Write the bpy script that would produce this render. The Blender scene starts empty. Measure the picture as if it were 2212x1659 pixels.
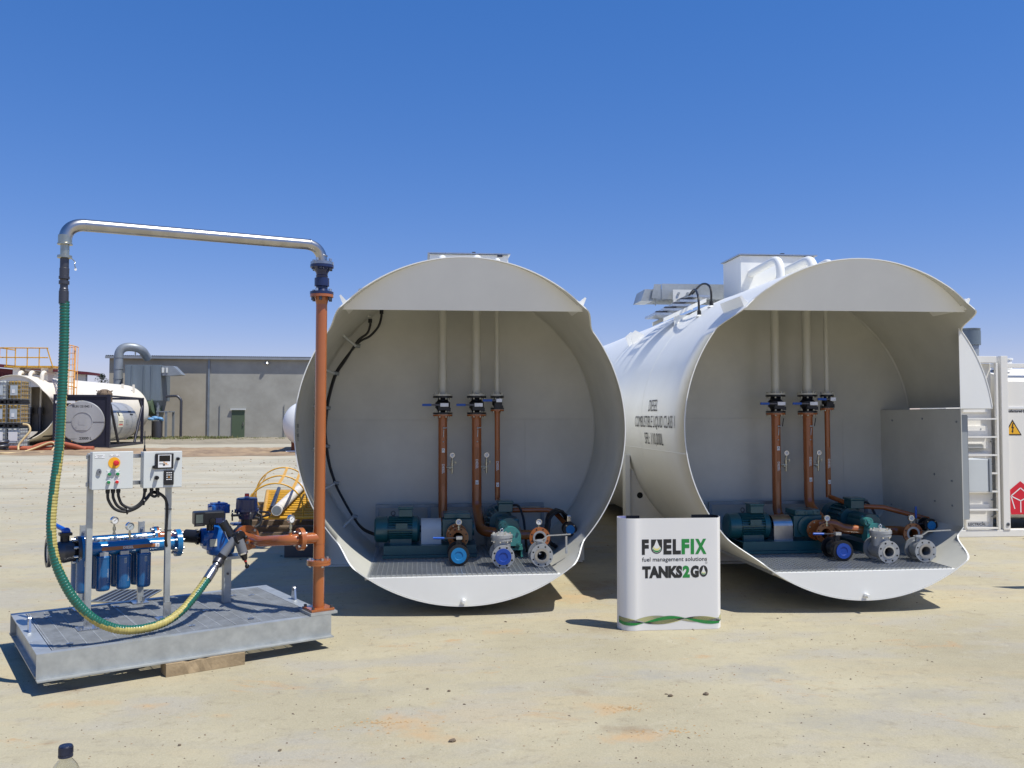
import bpy, math, random
from mathutils import Matrix, Vector
random.seed(7)
SC = bpy.context.scene
COL = SC.collection
R = math.radians

# ---------------------------------------------------------------- camera
CAM_H, YAW, PITCH, ROLL = 1.8, R(6.0), R(2.2), R(0.15)
fw = Vector((math.sin(YAW)*math.cos(PITCH), math.cos(YAW)*math.cos(PITCH), math.sin(PITCH)))
rt = Vector((math.cos(YAW), -math.sin(YAW), 0)); up = rt.cross(fw)
rr = rt*math.cos(ROLL)+up*math.sin(ROLL); uu = up*math.cos(ROLL)-rt*math.sin(ROLL)
cam = bpy.data.objects.new('camera', bpy.data.cameras.new('camera'))
COL.objects.link(cam)
cam.matrix_world = Matrix(((rr.x, uu.x, -fw.x, 0), (rr.y, uu.y, -fw.y, 0), (rr.z, uu.z, -fw.z, CAM_H), (0, 0, 0, 1)))
cam.data.sensor_width = 36; cam.data.lens = 1880/2212*36
cam.data.clip_start = 0.05; cam.data.clip_end = 3000
SC.camera = cam

# ---------------------------------------------------------------- light
TO_SUN = Vector((0.43, -0.28, 1.0)).normalized()
ELEV = math.asin(TO_SUN.z); AZ = math.atan2(TO_SUN.x, TO_SUN.y)
W = bpy.data.worlds.new('World'); SC.world = W; W.use_nodes = True
wn = W.node_tree.nodes; wl = W.node_tree.links
bg = wn['Background']; sky = wn.new('ShaderNodeTexSky'); sky.sky_type = 'NISHITA'
sky.sun_disc = False; sky.sun_elevation = ELEV; sky.sun_rotation = AZ
sky.air_density = 1.0; sky.dust_density = 0.0; sky.ozone_density = 3.0; sky.altitude = 0
gm = wn.new('ShaderNodeGamma'); gm.inputs['Gamma'].default_value = 0.60; wl.new(sky.outputs[0], gm.inputs['Color'])
hs = wn.new('ShaderNodeHueSaturation'); hs.inputs['Saturation'].default_value = 1.75; wl.new(gm.outputs[0], hs.inputs['Color'])
mx = wn.new('ShaderNodeMix'); mx.data_type = 'RGBA'; mx.blend_type = 'MULTIPLY'; mx.inputs[0].default_value = 1.0; mx.inputs[7].default_value = (1.24, 1.11, 1.54, 1)
wl.new(hs.outputs[0], mx.inputs[6]); wl.new(mx.outputs[2], bg.inputs[0]); bg.inputs[1].default_value = 0.15
sun = bpy.data.objects.new('sun', bpy.data.lights.new('sun', 'SUN')); COL.objects.link(sun)
sun.data.energy = 5.0; sun.data.angle = R(0.55); sun.data.color = (1.0, 0.97, 0.89)
sun.rotation_euler = TO_SUN.to_track_quat('Z', 'Y').to_euler()
sun.location = (6, -4, 30)
vs = SC.view_settings; vs.view_transform = 'Standard'; vs.look = 'None'; vs.exposure = 0.10; vs.gamma = 1; vs.use_curve_mapping = False
SC.cycles.max_bounces = 8; SC.cycles.diffuse_bounces = 3; SC.cycles.glossy_bounces = 4
SC.cycles.caustics_reflective = False; SC.cycles.caustics_refractive = False
SC.cycles.sample_clamp_indirect = 6.0

# ---------------------------------------------------------------- materials
MATS = {}
def mat(name, col, rough=0.5, metal=0.0, var=0.0, vscale=6.0, bump=0.0, bscale=60.0, coat=0.0, tint=None, streak=False, spec=0.5):
    m = bpy.data.materials.new(name); m.use_nodes = True
    n = m.node_tree.nodes; l = m.node_tree.links; b = n['Principled BSDF']
    b.inputs['Roughness'].default_value = rough; b.inputs['Metallic'].default_value = metal
    b.inputs['Coat Weight'].default_value = coat; b.inputs['Coat Roughness'].default_value = 0.12
    b.inputs['Specular IOR Level'].default_value = spec
    b.inputs['Base Color'].default_value = (*col, 1)
    if var > 0 or bump > 0:
        tc = n.new('ShaderNodeTexCoord')
    if var > 0:
        mp = n.new('ShaderNodeMapping'); l.new(tc.outputs['Object'], mp.inputs[0])
        if streak: mp.inputs['Scale'].default_value = (1, 1, 0.15)
        nz = n.new('ShaderNodeTexNoise'); nz.inputs['Scale'].default_value = vscale; nz.inputs['Detail'].default_value = 6; nz.inputs['Roughness'].default_value = 0.62
        l.new(mp.outputs[0], nz.inputs['Vector'])
        rp = n.new('ShaderNodeValToRGB'); rp.color_ramp.elements[0].position = 0.36; rp.color_ramp.elements[1].position = 0.68
        t = tint or tuple(c*(1-var) for c in col)
        rp.color_ramp.elements[0].color = (*t, 1); rp.color_ramp.elements[1].color = (*col, 1)
        l.new(nz.outputs['Fac'], rp.inputs[0]); l.new(rp.outputs[0], b.inputs['Base Color'])
        mr = n.new('ShaderNodeMapRange'); mr.inputs[3].default_value = min(1, rough*1.25); mr.inputs[4].default_value = rough*0.8
        l.new(nz.outputs['Fac'], mr.inputs[0]); l.new(mr.outputs[0], b.inputs['Roughness'])
    if bump > 0:
        nb = n.new('ShaderNodeTexNoise'); nb.inputs['Scale'].default_value = bscale; nb.inputs['Detail'].default_value = 4
        l.new(tc.outputs['Object'], nb.inputs['Vector'])
        bp = n.new('ShaderNodeBump'); bp.inputs['Strength'].default_value = bump; bp.inputs['Distance'].default_value = 0.01
        l.new(nb.outputs['Fac'], bp.inputs['Height']); l.new(bp.outputs[0], b.inputs['Normal'])
    MATS[name] = m
    return m
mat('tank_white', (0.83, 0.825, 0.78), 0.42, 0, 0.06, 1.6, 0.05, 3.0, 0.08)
mat('bay_white_shaded', (0.61, 0.60, 0.53), 0.34, 0, 0.13, 1.6, 0.07, 4.0, 0.15)  # white paint of the bays, darkened in the colour to read as shaded
mat('white_gloss', (0.80, 0.80, 0.78), 0.3, 0, 0.03, 3)
mat('off_white', (0.82, 0.79, 0.72), 0.45, 0, 0.07, 2, streak=True)
mat('cream', (0.80, 0.74, 0.63), 0.45, 0, 0.1, 0.7, streak=True)
mat('orange', (0.38, 0.112, 0.028), 0.22, 0, 0.08, 9, 0.03, 40, 0.5)
mat('orange_label', (0.36, 0.13, 0.045), 0.45)
mat('teal', (0.016, 0.105, 0.115), 0.32, 0, 0.15, 12, 0.05, 60, 0.3)
mat('teal_light', (0.055, 0.26, 0.24), 0.32, 0, 0.12, 14, 0.05, 60, 0.3)
mat('grate_white', (0.50, 0.52, 0.53), 0.30, 0.7, 0.15, 30)
mat('black', (0.012, 0.012, 0.014), 0.38, 0, 0.2, 20)
mat('black_gloss', (0.008, 0.008, 0.010), 0.16)
mat('hole', (0.006, 0.006, 0.006), 0.8)  # near-black, stands for the shade inside holes and bores
mat('rubber', (0.012, 0.012, 0.013), 0.5)
mat('blue', (0.010, 0.17, 0.40), 0.24, 0, 0.15, 12, 0.03, 50, 0.5)
mat('blue_dark', (0.008, 0.115, 0.30), 0.26, 0, 0.12, 10, 0, 40, 0.4)
mat('blue_handle', (0.008, 0.085, 0.42), 0.4)
mat('blue_meter', (0.008, 0.115, 0.42), 0.28, 0, 0.12, 12, 0.04, 50, 0.4)
mat('blue_cap', (0.010, 0.20, 0.46), 0.5)
mat('royal_cap', (0.010, 0.06, 0.34), 0.45)
mat('navy', (0.012, 0.022, 0.085), 0.3, 0, 0.15, 12, 0.02, 50, 0.3)
mat('galv', (0.50, 0.52, 0.51), 0.40, 0.5, 0.25, 7, 0.03, 60)
mat('galv_bright', (0.62, 0.64, 0.66), 0.28, 0.9, 0.2, 18)
mat('galv_grate', (0.44, 0.46, 0.47), 0.45, 0.25, 0.3, 10)
mat('galv_dull', (0.34, 0.37, 0.38), 0.5, 0.5, 0.3, 3, streak=True)
mat('stainless', (0.52, 0.51, 0.50), 0.30, 1.0, 0.22, 9, 0.02, 60)
mat('cast_steel', (0.46, 0.47, 0.47), 0.42, 0.55, 0.15, 18, 0.15, 120)
mat('chrome', (0.75, 0.75, 0.75), 0.12, 1.0)
mat('zinc', (0.55, 0.53, 0.42), 0.3, 0.9, 0.2, 30)
mat('dark_steel', (0.10, 0.10, 0.11), 0.4, 0.8)
mat('box_grey', (0.60, 0.62, 0.60), 0.42, 0, 0.03, 5)
mat('box_grey_dark', (0.30, 0.32, 0.33), 0.45)
mat('lock_grey', (0.16, 0.17, 0.19), 0.4)
mat('yellow', (0.80, 0.42, 0.02), 0.4)
mat('safety_yellow', (0.72, 0.38, 0.03), 0.42, 0, 0.3, 9)
mat('safety_orange', (0.75, 0.34, 0.06), 0.45, 0, 0.3, 9)
mat('red', (0.60, 0.02, 0.02), 0.3)
mat('logo_red', (0.62, 0.012, 0.03), 0.4)
mat('btn_green', (0.01, 0.22, 0.07), 0.3)
mat('plate_white', (0.75, 0.75, 0.74), 0.4)
mat('dial', (0.78, 0.78, 0.76), 0.25)
mat('ink', (0.018, 0.018, 0.017), 0.5)
mat('ink_soft', (0.05, 0.05, 0.048), 0.5)
mat('ink_green', (0.015, 0.24, 0.045), 0.45)
mat('pale_yellow', (0.78, 0.70, 0.22), 0.45)
mat('swirl_grey', (0.26, 0.27, 0.22), 0.5)
mat('wave_yellow', (0.66, 0.62, 0.26), 0.5)
mat('banner', (0.78, 0.76, 0.72), 0.42, 0, 0.02, 2)
mat('banner_inner', (0.30, 0.30, 0.50), 0.5)
mat('hose_green', (0.012, 0.125, 0.085), 0.28, 0, 0.2, 20, coat=0.3)
mat('hose_yellow', (0.50, 0.42, 0.13), 0.5, 0, 0.35, 30)
mat('timber', (0.42, 0.31, 0.18), 0.8, 0, 0.4, 9, 0.3, 50)
mat('timber_old', (0.20, 0.14, 0.09), 0.85, 0, 0.4, 9, 0.3, 50)
mat('pvc', (0.72, 0.68, 0.62), 0.5, 0, 0.15, 6)
mat('rust', (0.28, 0.09, 0.04), 0.8, 0, 0.4, 14)
mat('hose_red', (0.42, 0.11, 0.05), 0.6, 0, 0.2, 8)
mat('hose_tan', (0.62, 0.47, 0.24), 0.6)
mat('container_navy', (0.014, 0.014, 0.03), 0.5, 0, 0.2, 2)
mat('alu_clad', (0.52, 0.52, 0.51), 0.42, 0.35, 0.2, 1.2, streak=True)
mat('sign_cream', (0.70, 0.66, 0.50), 0.5)
mat('concrete_wall', (0.44, 0.40, 0.32), 0.9, 0, 0.2, 0.5, 0.1, 8, tint=(0.36, 0.32, 0.245))
mat('concrete_grey', (0.42, 0.41, 0.36), 0.9, 0, 0.2, 0.5, 0.1, 8, tint=(0.32, 0.31, 0.27))
mat('roof_metal', (0.36, 0.38, 0.40), 0.45, 0.4, 0.2, 3)
mat('duct_blue', (0.16, 0.20, 0.235), 0.5, 0.2, 0.3, 1.0, streak=True)
mat('duct_grey', (0.27, 0.30, 0.33), 0.45, 0.3, 0.2, 2)
mat('door_green', (0.085, 0.12, 0.07), 0.6)
mat('maroon', (0.15, 0.020, 0.026), 0.55, 0, 0.2, 2)
mat('bark', (0.09, 0.07, 0.05), 0.9)
mat('leaf', (0.055, 0.075, 0.045), 0.7, 0, 0.4, 2)
mat('grass', (0.10, 0.165, 0.03), 0.85, 0, 0.5, 2.2, tint=(0.20, 0.16, 0.08))
mat('stone', (0.20, 0.15, 0.10), 0.9, 0, 0.4, 60)
mat('ibc_plastic', (0.62, 0.64, 0.62), 0.4, 0, 0.15, 3)
mat('ibc_amber', (0.58, 0.36, 0.08), 0.4, 0, 0.35, 3)
mat('ibc_plate', (0.42, 0.47, 0.50), 0.45)
mat('bay_shade', (0.20, 0.175, 0.14), 0.6, 0, 0.2, 2)  # shade of the open tank bay put into its back wall colour
mat('tarp', (0.12, 0.28, 0.48), 0.5)
mat('bottle_cap', (0.010, 0.014, 0.035), 0.35, 0, 0.1, 40)
mat('gasket', (0.02, 0.02, 0.02), 0.7)
mat('sand_spill', (0.50, 0.33, 0.16), 0.95, 0, 0.3, 18, 0.6, 30)

# clear screen and bottle plastics
m = mat('screen', (0.004, 0.004, 0.006), 0.08)
m = mat('lcd', (0.10, 0.12, 0.11), 0.2)
m = mat('pet', (0.86, 0.86, 0.82), 0.08); b = m.node_tree.nodes['Principled BSDF']
b.inputs['Transmission Weight'].default_value = 1.0; b.inputs['IOR'].default_value = 1.3

STAINS = [(-0.09, 5.25, 0.3, 0.22, (0.47, 0.315, 0.165), 0.8), (0.06, 5.01, 0.25, 0.2, (0.47, 0.315, 0.165), 0.6), (1.16, 5.38, 0.22, 0.16, (0.47, 0.315, 0.165), 0.7), (1.19, 4.89, 0.25, 0.14, (0.47, 0.315, 0.165), 0.8), (1.06, 5.71, 0.15, 0.1, (0.235, 0.165, 0.1), 0.5), (1.18, 5.01, 0.22, 0.1, (0.235, 0.165, 0.1), 0.6), (-2.26, 6.08, 0.16, 0.1, (0.235, 0.165, 0.1), 0.7), (-2.12, 5.78, 0.3, 0.12, (0.47, 0.315, 0.165), 0.6), (-1.67, 5.69, 0.12, 0.08, (0.47, 0.315, 0.165), 0.7), (-1.18, 5.48, 0.1, 0.06, (0.47, 0.315, 0.165), 0.6), (-2.01, 5.11, 0.1, 0.07, (0.235, 0.165, 0.1), 0.5), (-1.01, 7.43, 0.25, 0.3, (0.47, 0.315, 0.165), 0.4), (1.55, 7.35, 0.35, 0.25, (0.235, 0.165, 0.1), 0.45), (1.9, 9.26, 0.5, 0.5, (0.235, 0.165, 0.1), 0.5), (1.54, 8.69, 0.5, 0.4, (0.47, 0.315, 0.165), 0.6), (2.41, 6.05, 0.4, 0.3, (0.3, 0.285, 0.245), 0.6), (1.59, 6.01, 0.3, 0.25, (0.3, 0.285, 0.245), 0.6), (-0.63, 6.02, 0.4, 0.3, (0.3, 0.285, 0.245), 0.5), (2.45, 5.0, 0.5, 0.3, (0.3, 0.285, 0.245), 0.5), (3.14, 5.46, 0.5, 0.3, (0.3, 0.285, 0.245), 0.4), (-3.27, 11.22, 0.5, 0.4, (0.47, 0.315, 0.165), 0.35), (-7.31, 34.96, 2.2, 1.5, (0.47, 0.315, 0.165), 0.5), (-12.25, 32.12, 2, 1.6, (0.47, 0.315, 0.165), 0.6), (-5.27, 12.75, 1, 0.6, (0.3, 0.285, 0.245), 0.5), (-3.4, 31.59, 3, 1.2, (0.235, 0.165, 0.1), 0.3), (0.72, 7.35, 0.3, 0.12, (0.47, 0.315, 0.165), 0.6)]
def ground_mat():
    m = bpy.data.materials.new('yard_concrete'); m.use_nodes = True
    n = m.node_tree.nodes; l = m.node_tree.links; b = n['Principled BSDF']
    b.inputs['Roughness'].default_value = 0.85; b.inputs['Specular IOR Level'].default_value = 0.25
    tc = n.new('ShaderNodeTexCoord')
    def noise(scale, detail=6, rough=0.6, sc=(1, 1, 1), dist=0.0):
        mp = n.new('ShaderNodeMapping'); mp.inputs['Scale'].default_value = sc
        l.new(tc.outputs['Object'], mp.inputs[0])
        z = n.new('ShaderNodeTexNoise'); z.inputs['Scale'].default_value = scale; z.inputs['Detail'].default_value = detail
        z.inputs['Roughness'].default_value = rough; z.inputs['Distortion'].default_value = dist
        l.new(mp.outputs[0], z.inputs['Vector']); return z.outputs['Fac']
    def ramp(s, a, b_, ca=(0, 0, 0), cb=(1, 1, 1)):
        r_ = n.new('ShaderNodeValToRGB'); r_.color_ramp.elements[0].position = a; r_.color_ramp.elements[1].position = b_
        r_.color_ramp.elements[0].color = (*ca, 1); r_.color_ramp.elements[1].color = (*cb, 1); l.new(s, r_.inputs[0]); return r_.outputs[0]
    def mix(fac, a, c, mode='MIX', f=None):
        x = n.new('ShaderNodeMix'); x.data_type = 'RGBA'; x.blend_type = mode
        if isinstance(fac, float): x.inputs[0].default_value = fac
        else: l.new(fac, x.inputs[0])
        for i, v in ((6, a), (7, c)):
            if isinstance(v, tuple): x.inputs[i].default_value = (*v, 1)
            else: l.new(v, x.inputs[i])
        return x.outputs[2]
    def mul(a, k):
        x = n.new('ShaderNodeMath'); x.operation = 'MULTIPLY'; l.new(a, x.inputs[0])
        if isinstance(k, float): x.inputs[1].default_value = k
        else: l.new(k, x.inputs[1])
        return x.outputs[0]
    def mapr(a, hi, lo):
        x = n.new('ShaderNodeMapRange'); x.inputs[1].default_value = hi; x.inputs[2].default_value = lo; x.inputs[3].default_value = 1; x.inputs[4].default_value = 0; l.new(a, x.inputs[0]); return x.outputs[0]
    base = ramp(noise(0.55, 8, 0.6), 0.32, 0.70, (0.315, 0.278, 0.185), (0.450, 0.400, 0.270))
    # cooler, greyer cement patches
    base = mix(mul(ramp(noise(0.9, 5, 0.55, (1, 1.6, 1)), 0.50, 0.62), 0.80), base, (0.345, 0.320, 0.265))
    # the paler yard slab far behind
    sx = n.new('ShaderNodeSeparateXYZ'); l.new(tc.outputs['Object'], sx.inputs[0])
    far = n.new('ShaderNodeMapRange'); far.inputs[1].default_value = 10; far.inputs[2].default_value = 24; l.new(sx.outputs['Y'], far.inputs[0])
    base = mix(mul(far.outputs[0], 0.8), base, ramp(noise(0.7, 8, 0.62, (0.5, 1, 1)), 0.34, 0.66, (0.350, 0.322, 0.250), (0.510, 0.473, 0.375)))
    # streaked wash of fine clay
    base = mix(mul(ramp(noise(1.5, 7, 0.62, (0.35, 1, 1), 0.6), 0.53, 0.66), 0.50), base, (0.43, 0.345, 0.205))
    # orange clay stains
    st = mul(ramp(noise(1.7, 9, 0.7, (0.7, 1.3, 1), 0.8), 0.60, 0.68), 0.80)
    base = mix(st, base, (0.420, 0.265, 0.130))
    st2 = mul(ramp(noise(3.3, 9, 0.75, (1, 1, 1), 0.5), 0.66, 0.73), 0.65)
    base = mix(st2, base, (0.20, 0.130, 0.075))
    # aggregate speckle
    base = mix(mul(ramp(noise(95, 2, 0.5), 0.40, 0.62), 0.30), base, (0.50, 0.44, 0.31))
    base = mix(mul(ramp(noise(34, 8, 0.85), 0.55, 0.68), 0.62), base, (0.22, 0.185, 0.135))
    # faint tyre sweeps and grey scuffs
    base = mix(mul(ramp(noise(2.2, 6, 0.7, (0.35, 1.2, 1), 0.6), 0.54, 0.66), 0.30), base, (0.30, 0.275, 0.225))
    base = mix(mul(ramp(noise(9, 7, 0.8, (0.8, 1, 1), 0.4), 0.54, 0.66), 0.55), base, (0.265, 0.225, 0.155))
    base = mix(mul(ramp(noise(5.5, 10, 0.8, (1, 1, 1), 1.2), 0.56, 0.64), 0.40), base, (0.47, 0.425, 0.31))
    vo = n.new('ShaderNodeTexVoronoi'); vo.inputs['Scale'].default_value = 5.5; vo.inputs['Randomness'].default_value = 1.0; l.new(tc.outputs['Object'], vo.inputs['Vector'])
    dots = mul(ramp(vo.outputs['Distance'], 0.035, 0.055, (1, 1, 1), (0, 0, 0)), ramp(noise(1.2, 3), 0.45, 0.62))
    base = mix(dots, base, (0.13, 0.095, 0.060))
    wob = noise(5.0, 8, 0.75)
    for (sx_, sy_, rx, ry, cc, st_) in STAINS:
        mp = n.new('ShaderNodeMapping'); mp.vector_type = 'POINT'; mp.inputs['Location'].default_value = (-sx_/rx, -sy_/ry, 0); mp.inputs['Scale'].default_value = (1/rx, 1/ry, 0)
        l.new(tc.outputs['Object'], mp.inputs[0]); le = n.new('ShaderNodeVectorMath'); le.operation = 'LENGTH'; l.new(mp.outputs[0], le.inputs[0])
        ad = n.new('ShaderNodeMath'); ad.operation = 'MULTIPLY_ADD'; l.new(wob, ad.inputs[0]); ad.inputs[1].default_value = 3.2; l.new(le.outputs['Value'], ad.inputs[2])
        base = mix(mul(ramp(ad.outputs[0], 0.0, 1.0), st_) if False else mul(mapr(ad.outputs[0], 1.55, 2.45), st_), base, cc)
    l.new(base, b.inputs['Base Color'])
    bp = n.new('ShaderNodeBump'); bp.inputs['Strength'].default_value = 0.6; bp.inputs['Distance'].default_value = 0.008
    hn = noise(38, 6, 0.7); l.new(hn, bp.inputs['Height'])
    bp2 = n.new('ShaderNodeBump'); bp2.inputs['Strength'].default_value = 0.30; bp2.inputs['Distance'].default_value = 0.05
    l.new(noise(1.3, 6, 0.6), bp2.inputs['Height']); l.new(bp.outputs[0], bp2.inputs['Normal'])
    l.new(bp2.outputs[0], b.inputs['Normal'])
    MATS['yard_concrete'] = m
ground_mat()
mat('dirt', (0.40, 0.28, 0.16), 0.95, 0, 0.5, 0.8, 0.8, 4, tint=(0.22, 0.15, 0.09))
mat('dirt_grey', (0.33, 0.28, 0.20), 0.95, 0, 0.4, 0.6, 0.5, 4, tint=(0.22, 0.19, 0.13))

# ---------------------------------------------------------------- mesh builder
def gz(y): # the yard rises a little towards the back
    t = max(0.0, min(1.0, (y-22)/18.0)); return 0.24*t*t*(3-2*t)
BASE = {}
def perp(a):
    a = a.normalized(); h = Vector((0, 0, 1)) if abs(a.z) < 0.9 else Vector((1, 0, 0))
    u = h.cross(a).normalized(); return u, a.cross(u)
class MB:
    def __init__(s): s.v = []; s.f = []; s.m = []; s.s = []
    def add(s, vs, fs, m=0, smooth=False):
        o = len(s.v); s.v += [tuple(x) for x in vs]
        for f in fs: s.f.append([o+i for i in f]); s.m.append(m); s.s.append(smooth)
    def box(s, x0, x1, y0, y1, z0, z1, m=0, rot=None, c=None):
        p = [(x, y, z) for z in (z0, z1) for y in (y0, y1) for x in (x0, x1)]
        if rot is not None:
            cc = Vector(c) if c is not None else Vector(((x0+x1)/2, (y0+y1)/2, (z0+z1)/2))
            p = [tuple(rot @ (Vector(q)-cc)+cc) for q in p]
        s.add(p, [(0, 2, 3, 1), (4, 5, 7, 6), (0, 1, 5, 4), (2, 6, 7, 3), (0, 4, 6, 2), (1, 3, 7, 5)], m)
    def lathe(s, o, a, prof, n=28, m=0, curved=False, ang0=0.0, ms=None):
        o = Vector(o); a = Vector(a).normalized(); u, w = perp(a)
        def ring(t, r): return [o+a*t+u*(r*math.cos(ang0+2*math.pi*k/n))+w*(r*math.sin(ang0+2*math.pi*k/n)) for k in range(n)]
        if curved:
            vs = []; fs = []
            for t, r in prof: vs += ring(t, max(r, 1e-5))
            for i in range(len(prof)-1):
                for k in range(n):
                    k2 = (k+1) % n; fs.append((i*n+k, i*n+k2, (i+1)*n+k2, (i+1)*n+k))
            s.add(vs, fs, m, True)
        else:
            for i in range(len(prof)-1):
                (t0, r0), (t1, r1) = prof[i], prof[i+1]; mm = ms[i] if ms else m
                flat = abs(t1-t0) < 1e-7
                if r0 < 1e-6 or r1 < 1e-6:
                    rg = ring(t1, r1) if r0 < 1e-6 else ring(t0, r0)
                    if flat: s.add(rg, [tuple(range(n)) if r1 < 1e-6 else tuple(reversed(range(n)))], mm)
                    else:
                        ap = o+a*(t0 if r0 < 1e-6 else t1)
                        s.add(rg+[ap], [((k, (k+1) % n, n) if r1 < 1e-6 else ((k+1) % n, k, n)) for k in range(n)], mm, True)
                    continue
                vs = ring(t0, r0)+ring(t1, r1)
                s.add(vs, [(k, (k+1) % n, n+(k+1) % n, n+k) for k in range(n)], mm, not flat)
    def cyl(s, p0, p1, r, r1=None, n=20, m=0, caps=True, ang0=0.0):
        p0 = Vector(p0); p1 = Vector(p1); L = (p1-p0).length; r1 = r if r1 is None else r1
        pr = [(0, r), (L, r1)]
        if caps: pr = [(0, 0)]+pr+[(L, 0)]
        s.lathe(p0, p1-p0, pr, n, m, ang0=ang0)
    def tube(s, pts, r, n=12, m=0, caps=True, ms=None, twist=None):
        pts = [Vector(p) for p in pts]; N = len(pts)
        T = [(pts[min(i+1, N-1)]-pts[max(i-1, 0)]).normalized() for i in range(N)]
        u, w = perp(T[0]); vs = []; fr = []
        for i in range(N):
            if i: u = (u-T[i]*u.dot(T[i])).normalized()
            w = T[i].cross(u); ra = r[i] if isinstance(r, (list, tuple)) else r
            for k in range(n):
                a = 2*math.pi*k/n+(twist(i/(N-1)) if twist else 0)
                vs.append(pts[i]+u*(ra*math.cos(a))+w*(ra*math.sin(a)))
        o = len(s.v); s.v += [tuple(x) for x in vs]
        for i in range(N-1):
            for k in range(n):
                k2 = (k+1) % n; s.f.append([o+i*n+k, o+i*n+k2, o+(i+1)*n+k2, o+(i+1)*n+k]); s.m.append(ms(k, i) if ms else m); s.s.append(True)
        if caps:
            s.add(vs[:n], [tuple(reversed(range(n)))], m); s.add(vs[-n:], [tuple(range(n))], m)
    def prism(s, poly, vec, m=0, smooth_side=False):
        n = len(poly); vec = Vector(vec); a = [Vector(p) for p in poly]; b = [p+vec for p in a]
        nrm = Vector((0, 0, 0))
        for i in range(n): nrm += a[i].cross(a[(i+1) % n])
        flip = nrm.dot(vec) > 0
        f = [tuple(range(n)), tuple(reversed(range(n, 2*n)))] if not flip else [tuple(reversed(range(n))), tuple(range(n, 2*n))]
        s.add(a+b, f, m)
        sd = [(i, n+i, n+(i+1) % n, (i+1) % n) if not flip else ((i+1) % n, n+(i+1) % n, n+i, i) for i in range(n)]
        s.add(a+b, sd, m, smooth_side)
    def sphere(s, c, r, m=0, n=16, sq=(1, 1, 1)):
        vs = []; fs = []; k = n//2
        for i in range(k+1):
            for j in range(n):
                t = math.pi*i/k; p = 2*math.pi*j/n
                vs.append((c[0]+r*sq[0]*math.sin(t)*math.cos(p), c[1]+r*sq[1]*math.sin(t)*math.sin(p), c[2]-r*sq[2]*math.cos(t)))
        for i in range(k):
            for j in range(n): j2 = (j+1) % n; fs.append((i*n+j, i*n+j2, (i+1)*n+j2, (i+1)*n+j))
        s.add(vs, fs, m, True)
    def bolts(s, o, a, rad, n, r=0.009, h=0.012, m=0, ph=0.0, both=0.0):
        o = Vector(o); a = Vector(a).normalized(); u, w = perp(a)
        for k in range(n):
            t = 2*math.pi*(k+ph)/n; p = o+u*(rad*math.cos(t))+w*(rad*math.sin(t))
            s.cyl(p, p+a*h, r, n=6, m=m)
            if both: s.cyl(p-a*both, p-a*(both+h), r, n=6, m=m)
    def build(s, name, mats, parent=None, bev=0.0):
        me = bpy.data.meshes.new(name)
        base = BASE.get(parent.name, Vector((0, 0, 0))) if parent is not None else Vector((0, 0, 0))
        me.from_pydata([(x-base.x, y-base.y, z-base.z) for x, y, z in s.v], [], s.f)
        if isinstance(mats, str): mats = [mats]
        for q in mats: me.materials.append(MATS[q])
        me.polygons.foreach_set('material_index', s.m); me.polygons.foreach_set('use_smooth', s.s); me.update()
        o = bpy.data.objects.new(name, me); COL.objects.link(o)
        if parent is not None:
            o.parent = parent; BASE[o.name] = base
        if bev:
            md = o.modifiers.new('bevel', 'BEVEL'); md.width = bev; md.segments = 2; md.limit_method = 'ANGLE'; md.angle_limit = R(50)
        return o
def tag(o, label=None, cat=None, group=None, kind=None):
    if label: o['label'] = label
    if cat: o['category'] = cat
    if group: o['group'] = group
    if kind: o['kind'] = kind
    return o
def thing(name, label, cat, frame=None, base=(0, 0, 0), group=None):
    o = bpy.data.objects.new(name, None); COL.objects.link(o); o.empty_display_size = 0.1
    o.matrix_world = (frame or Matrix.Identity(4)) @ Matrix.Translation(Vector(base)); BASE[o.name] = Vector(base)
    return tag(o, label, cat, group)
def copy_tree(o, parent=None):
    c = o.copy(); COL.objects.link(c)
    if parent is not None: c.parent = parent
    for ch in [x for x in o.children]: copy_tree(ch, c)
    return c
def text_geo(s, size, bold=0.0, align='CENTER', sx=1.0, spacing=1.0):
    cu = bpy.data.curves.new('t', 'FONT'); cu.body = s; cu.size = size; cu.align_x = align; cu.offset = bold; cu.space_character = spacing; cu.resolution_u = 3
    ob = bpy.data.objects.new('t', cu); COL.objects.link(ob); dg = bpy.context.evaluated_depsgraph_get(); dg.update()
    me = bpy.data.meshes.new_from_object(ob.evaluated_get(dg)); v = [(p.co.x*sx, p.co.y) for p in me.vertices]; f = [tuple(p.vertices) for p in me.polygons]
    bpy.data.objects.remove(ob); bpy.data.curves.remove(cu); bpy.data.meshes.remove(me)
    return v, f
def add_text(mb, s, size, fn, m=0, **k):
    v, f = text_geo(s, size, **k); mb.add([fn(x, y) for x, y in v], f, m)
def bez(pts, sub=8):  # catmull-rom through the points
    P = [Vector(p) for p in pts]; P = [P[0]*2-P[1]]+P+[P[-1]*2-P[-2]]; out = []
    for i in range(1, len(P)-2):
        for k in range(sub):
            t = k/sub; a, b, c, d = P[i-1:i+3]
            out.append(0.5*((2*b)+(c-a)*t+(2*a-5*b+4*c-d)*t*t+(3*b-a-3*c+d)*t**3))
    out.append(P[-2]); return out
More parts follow.
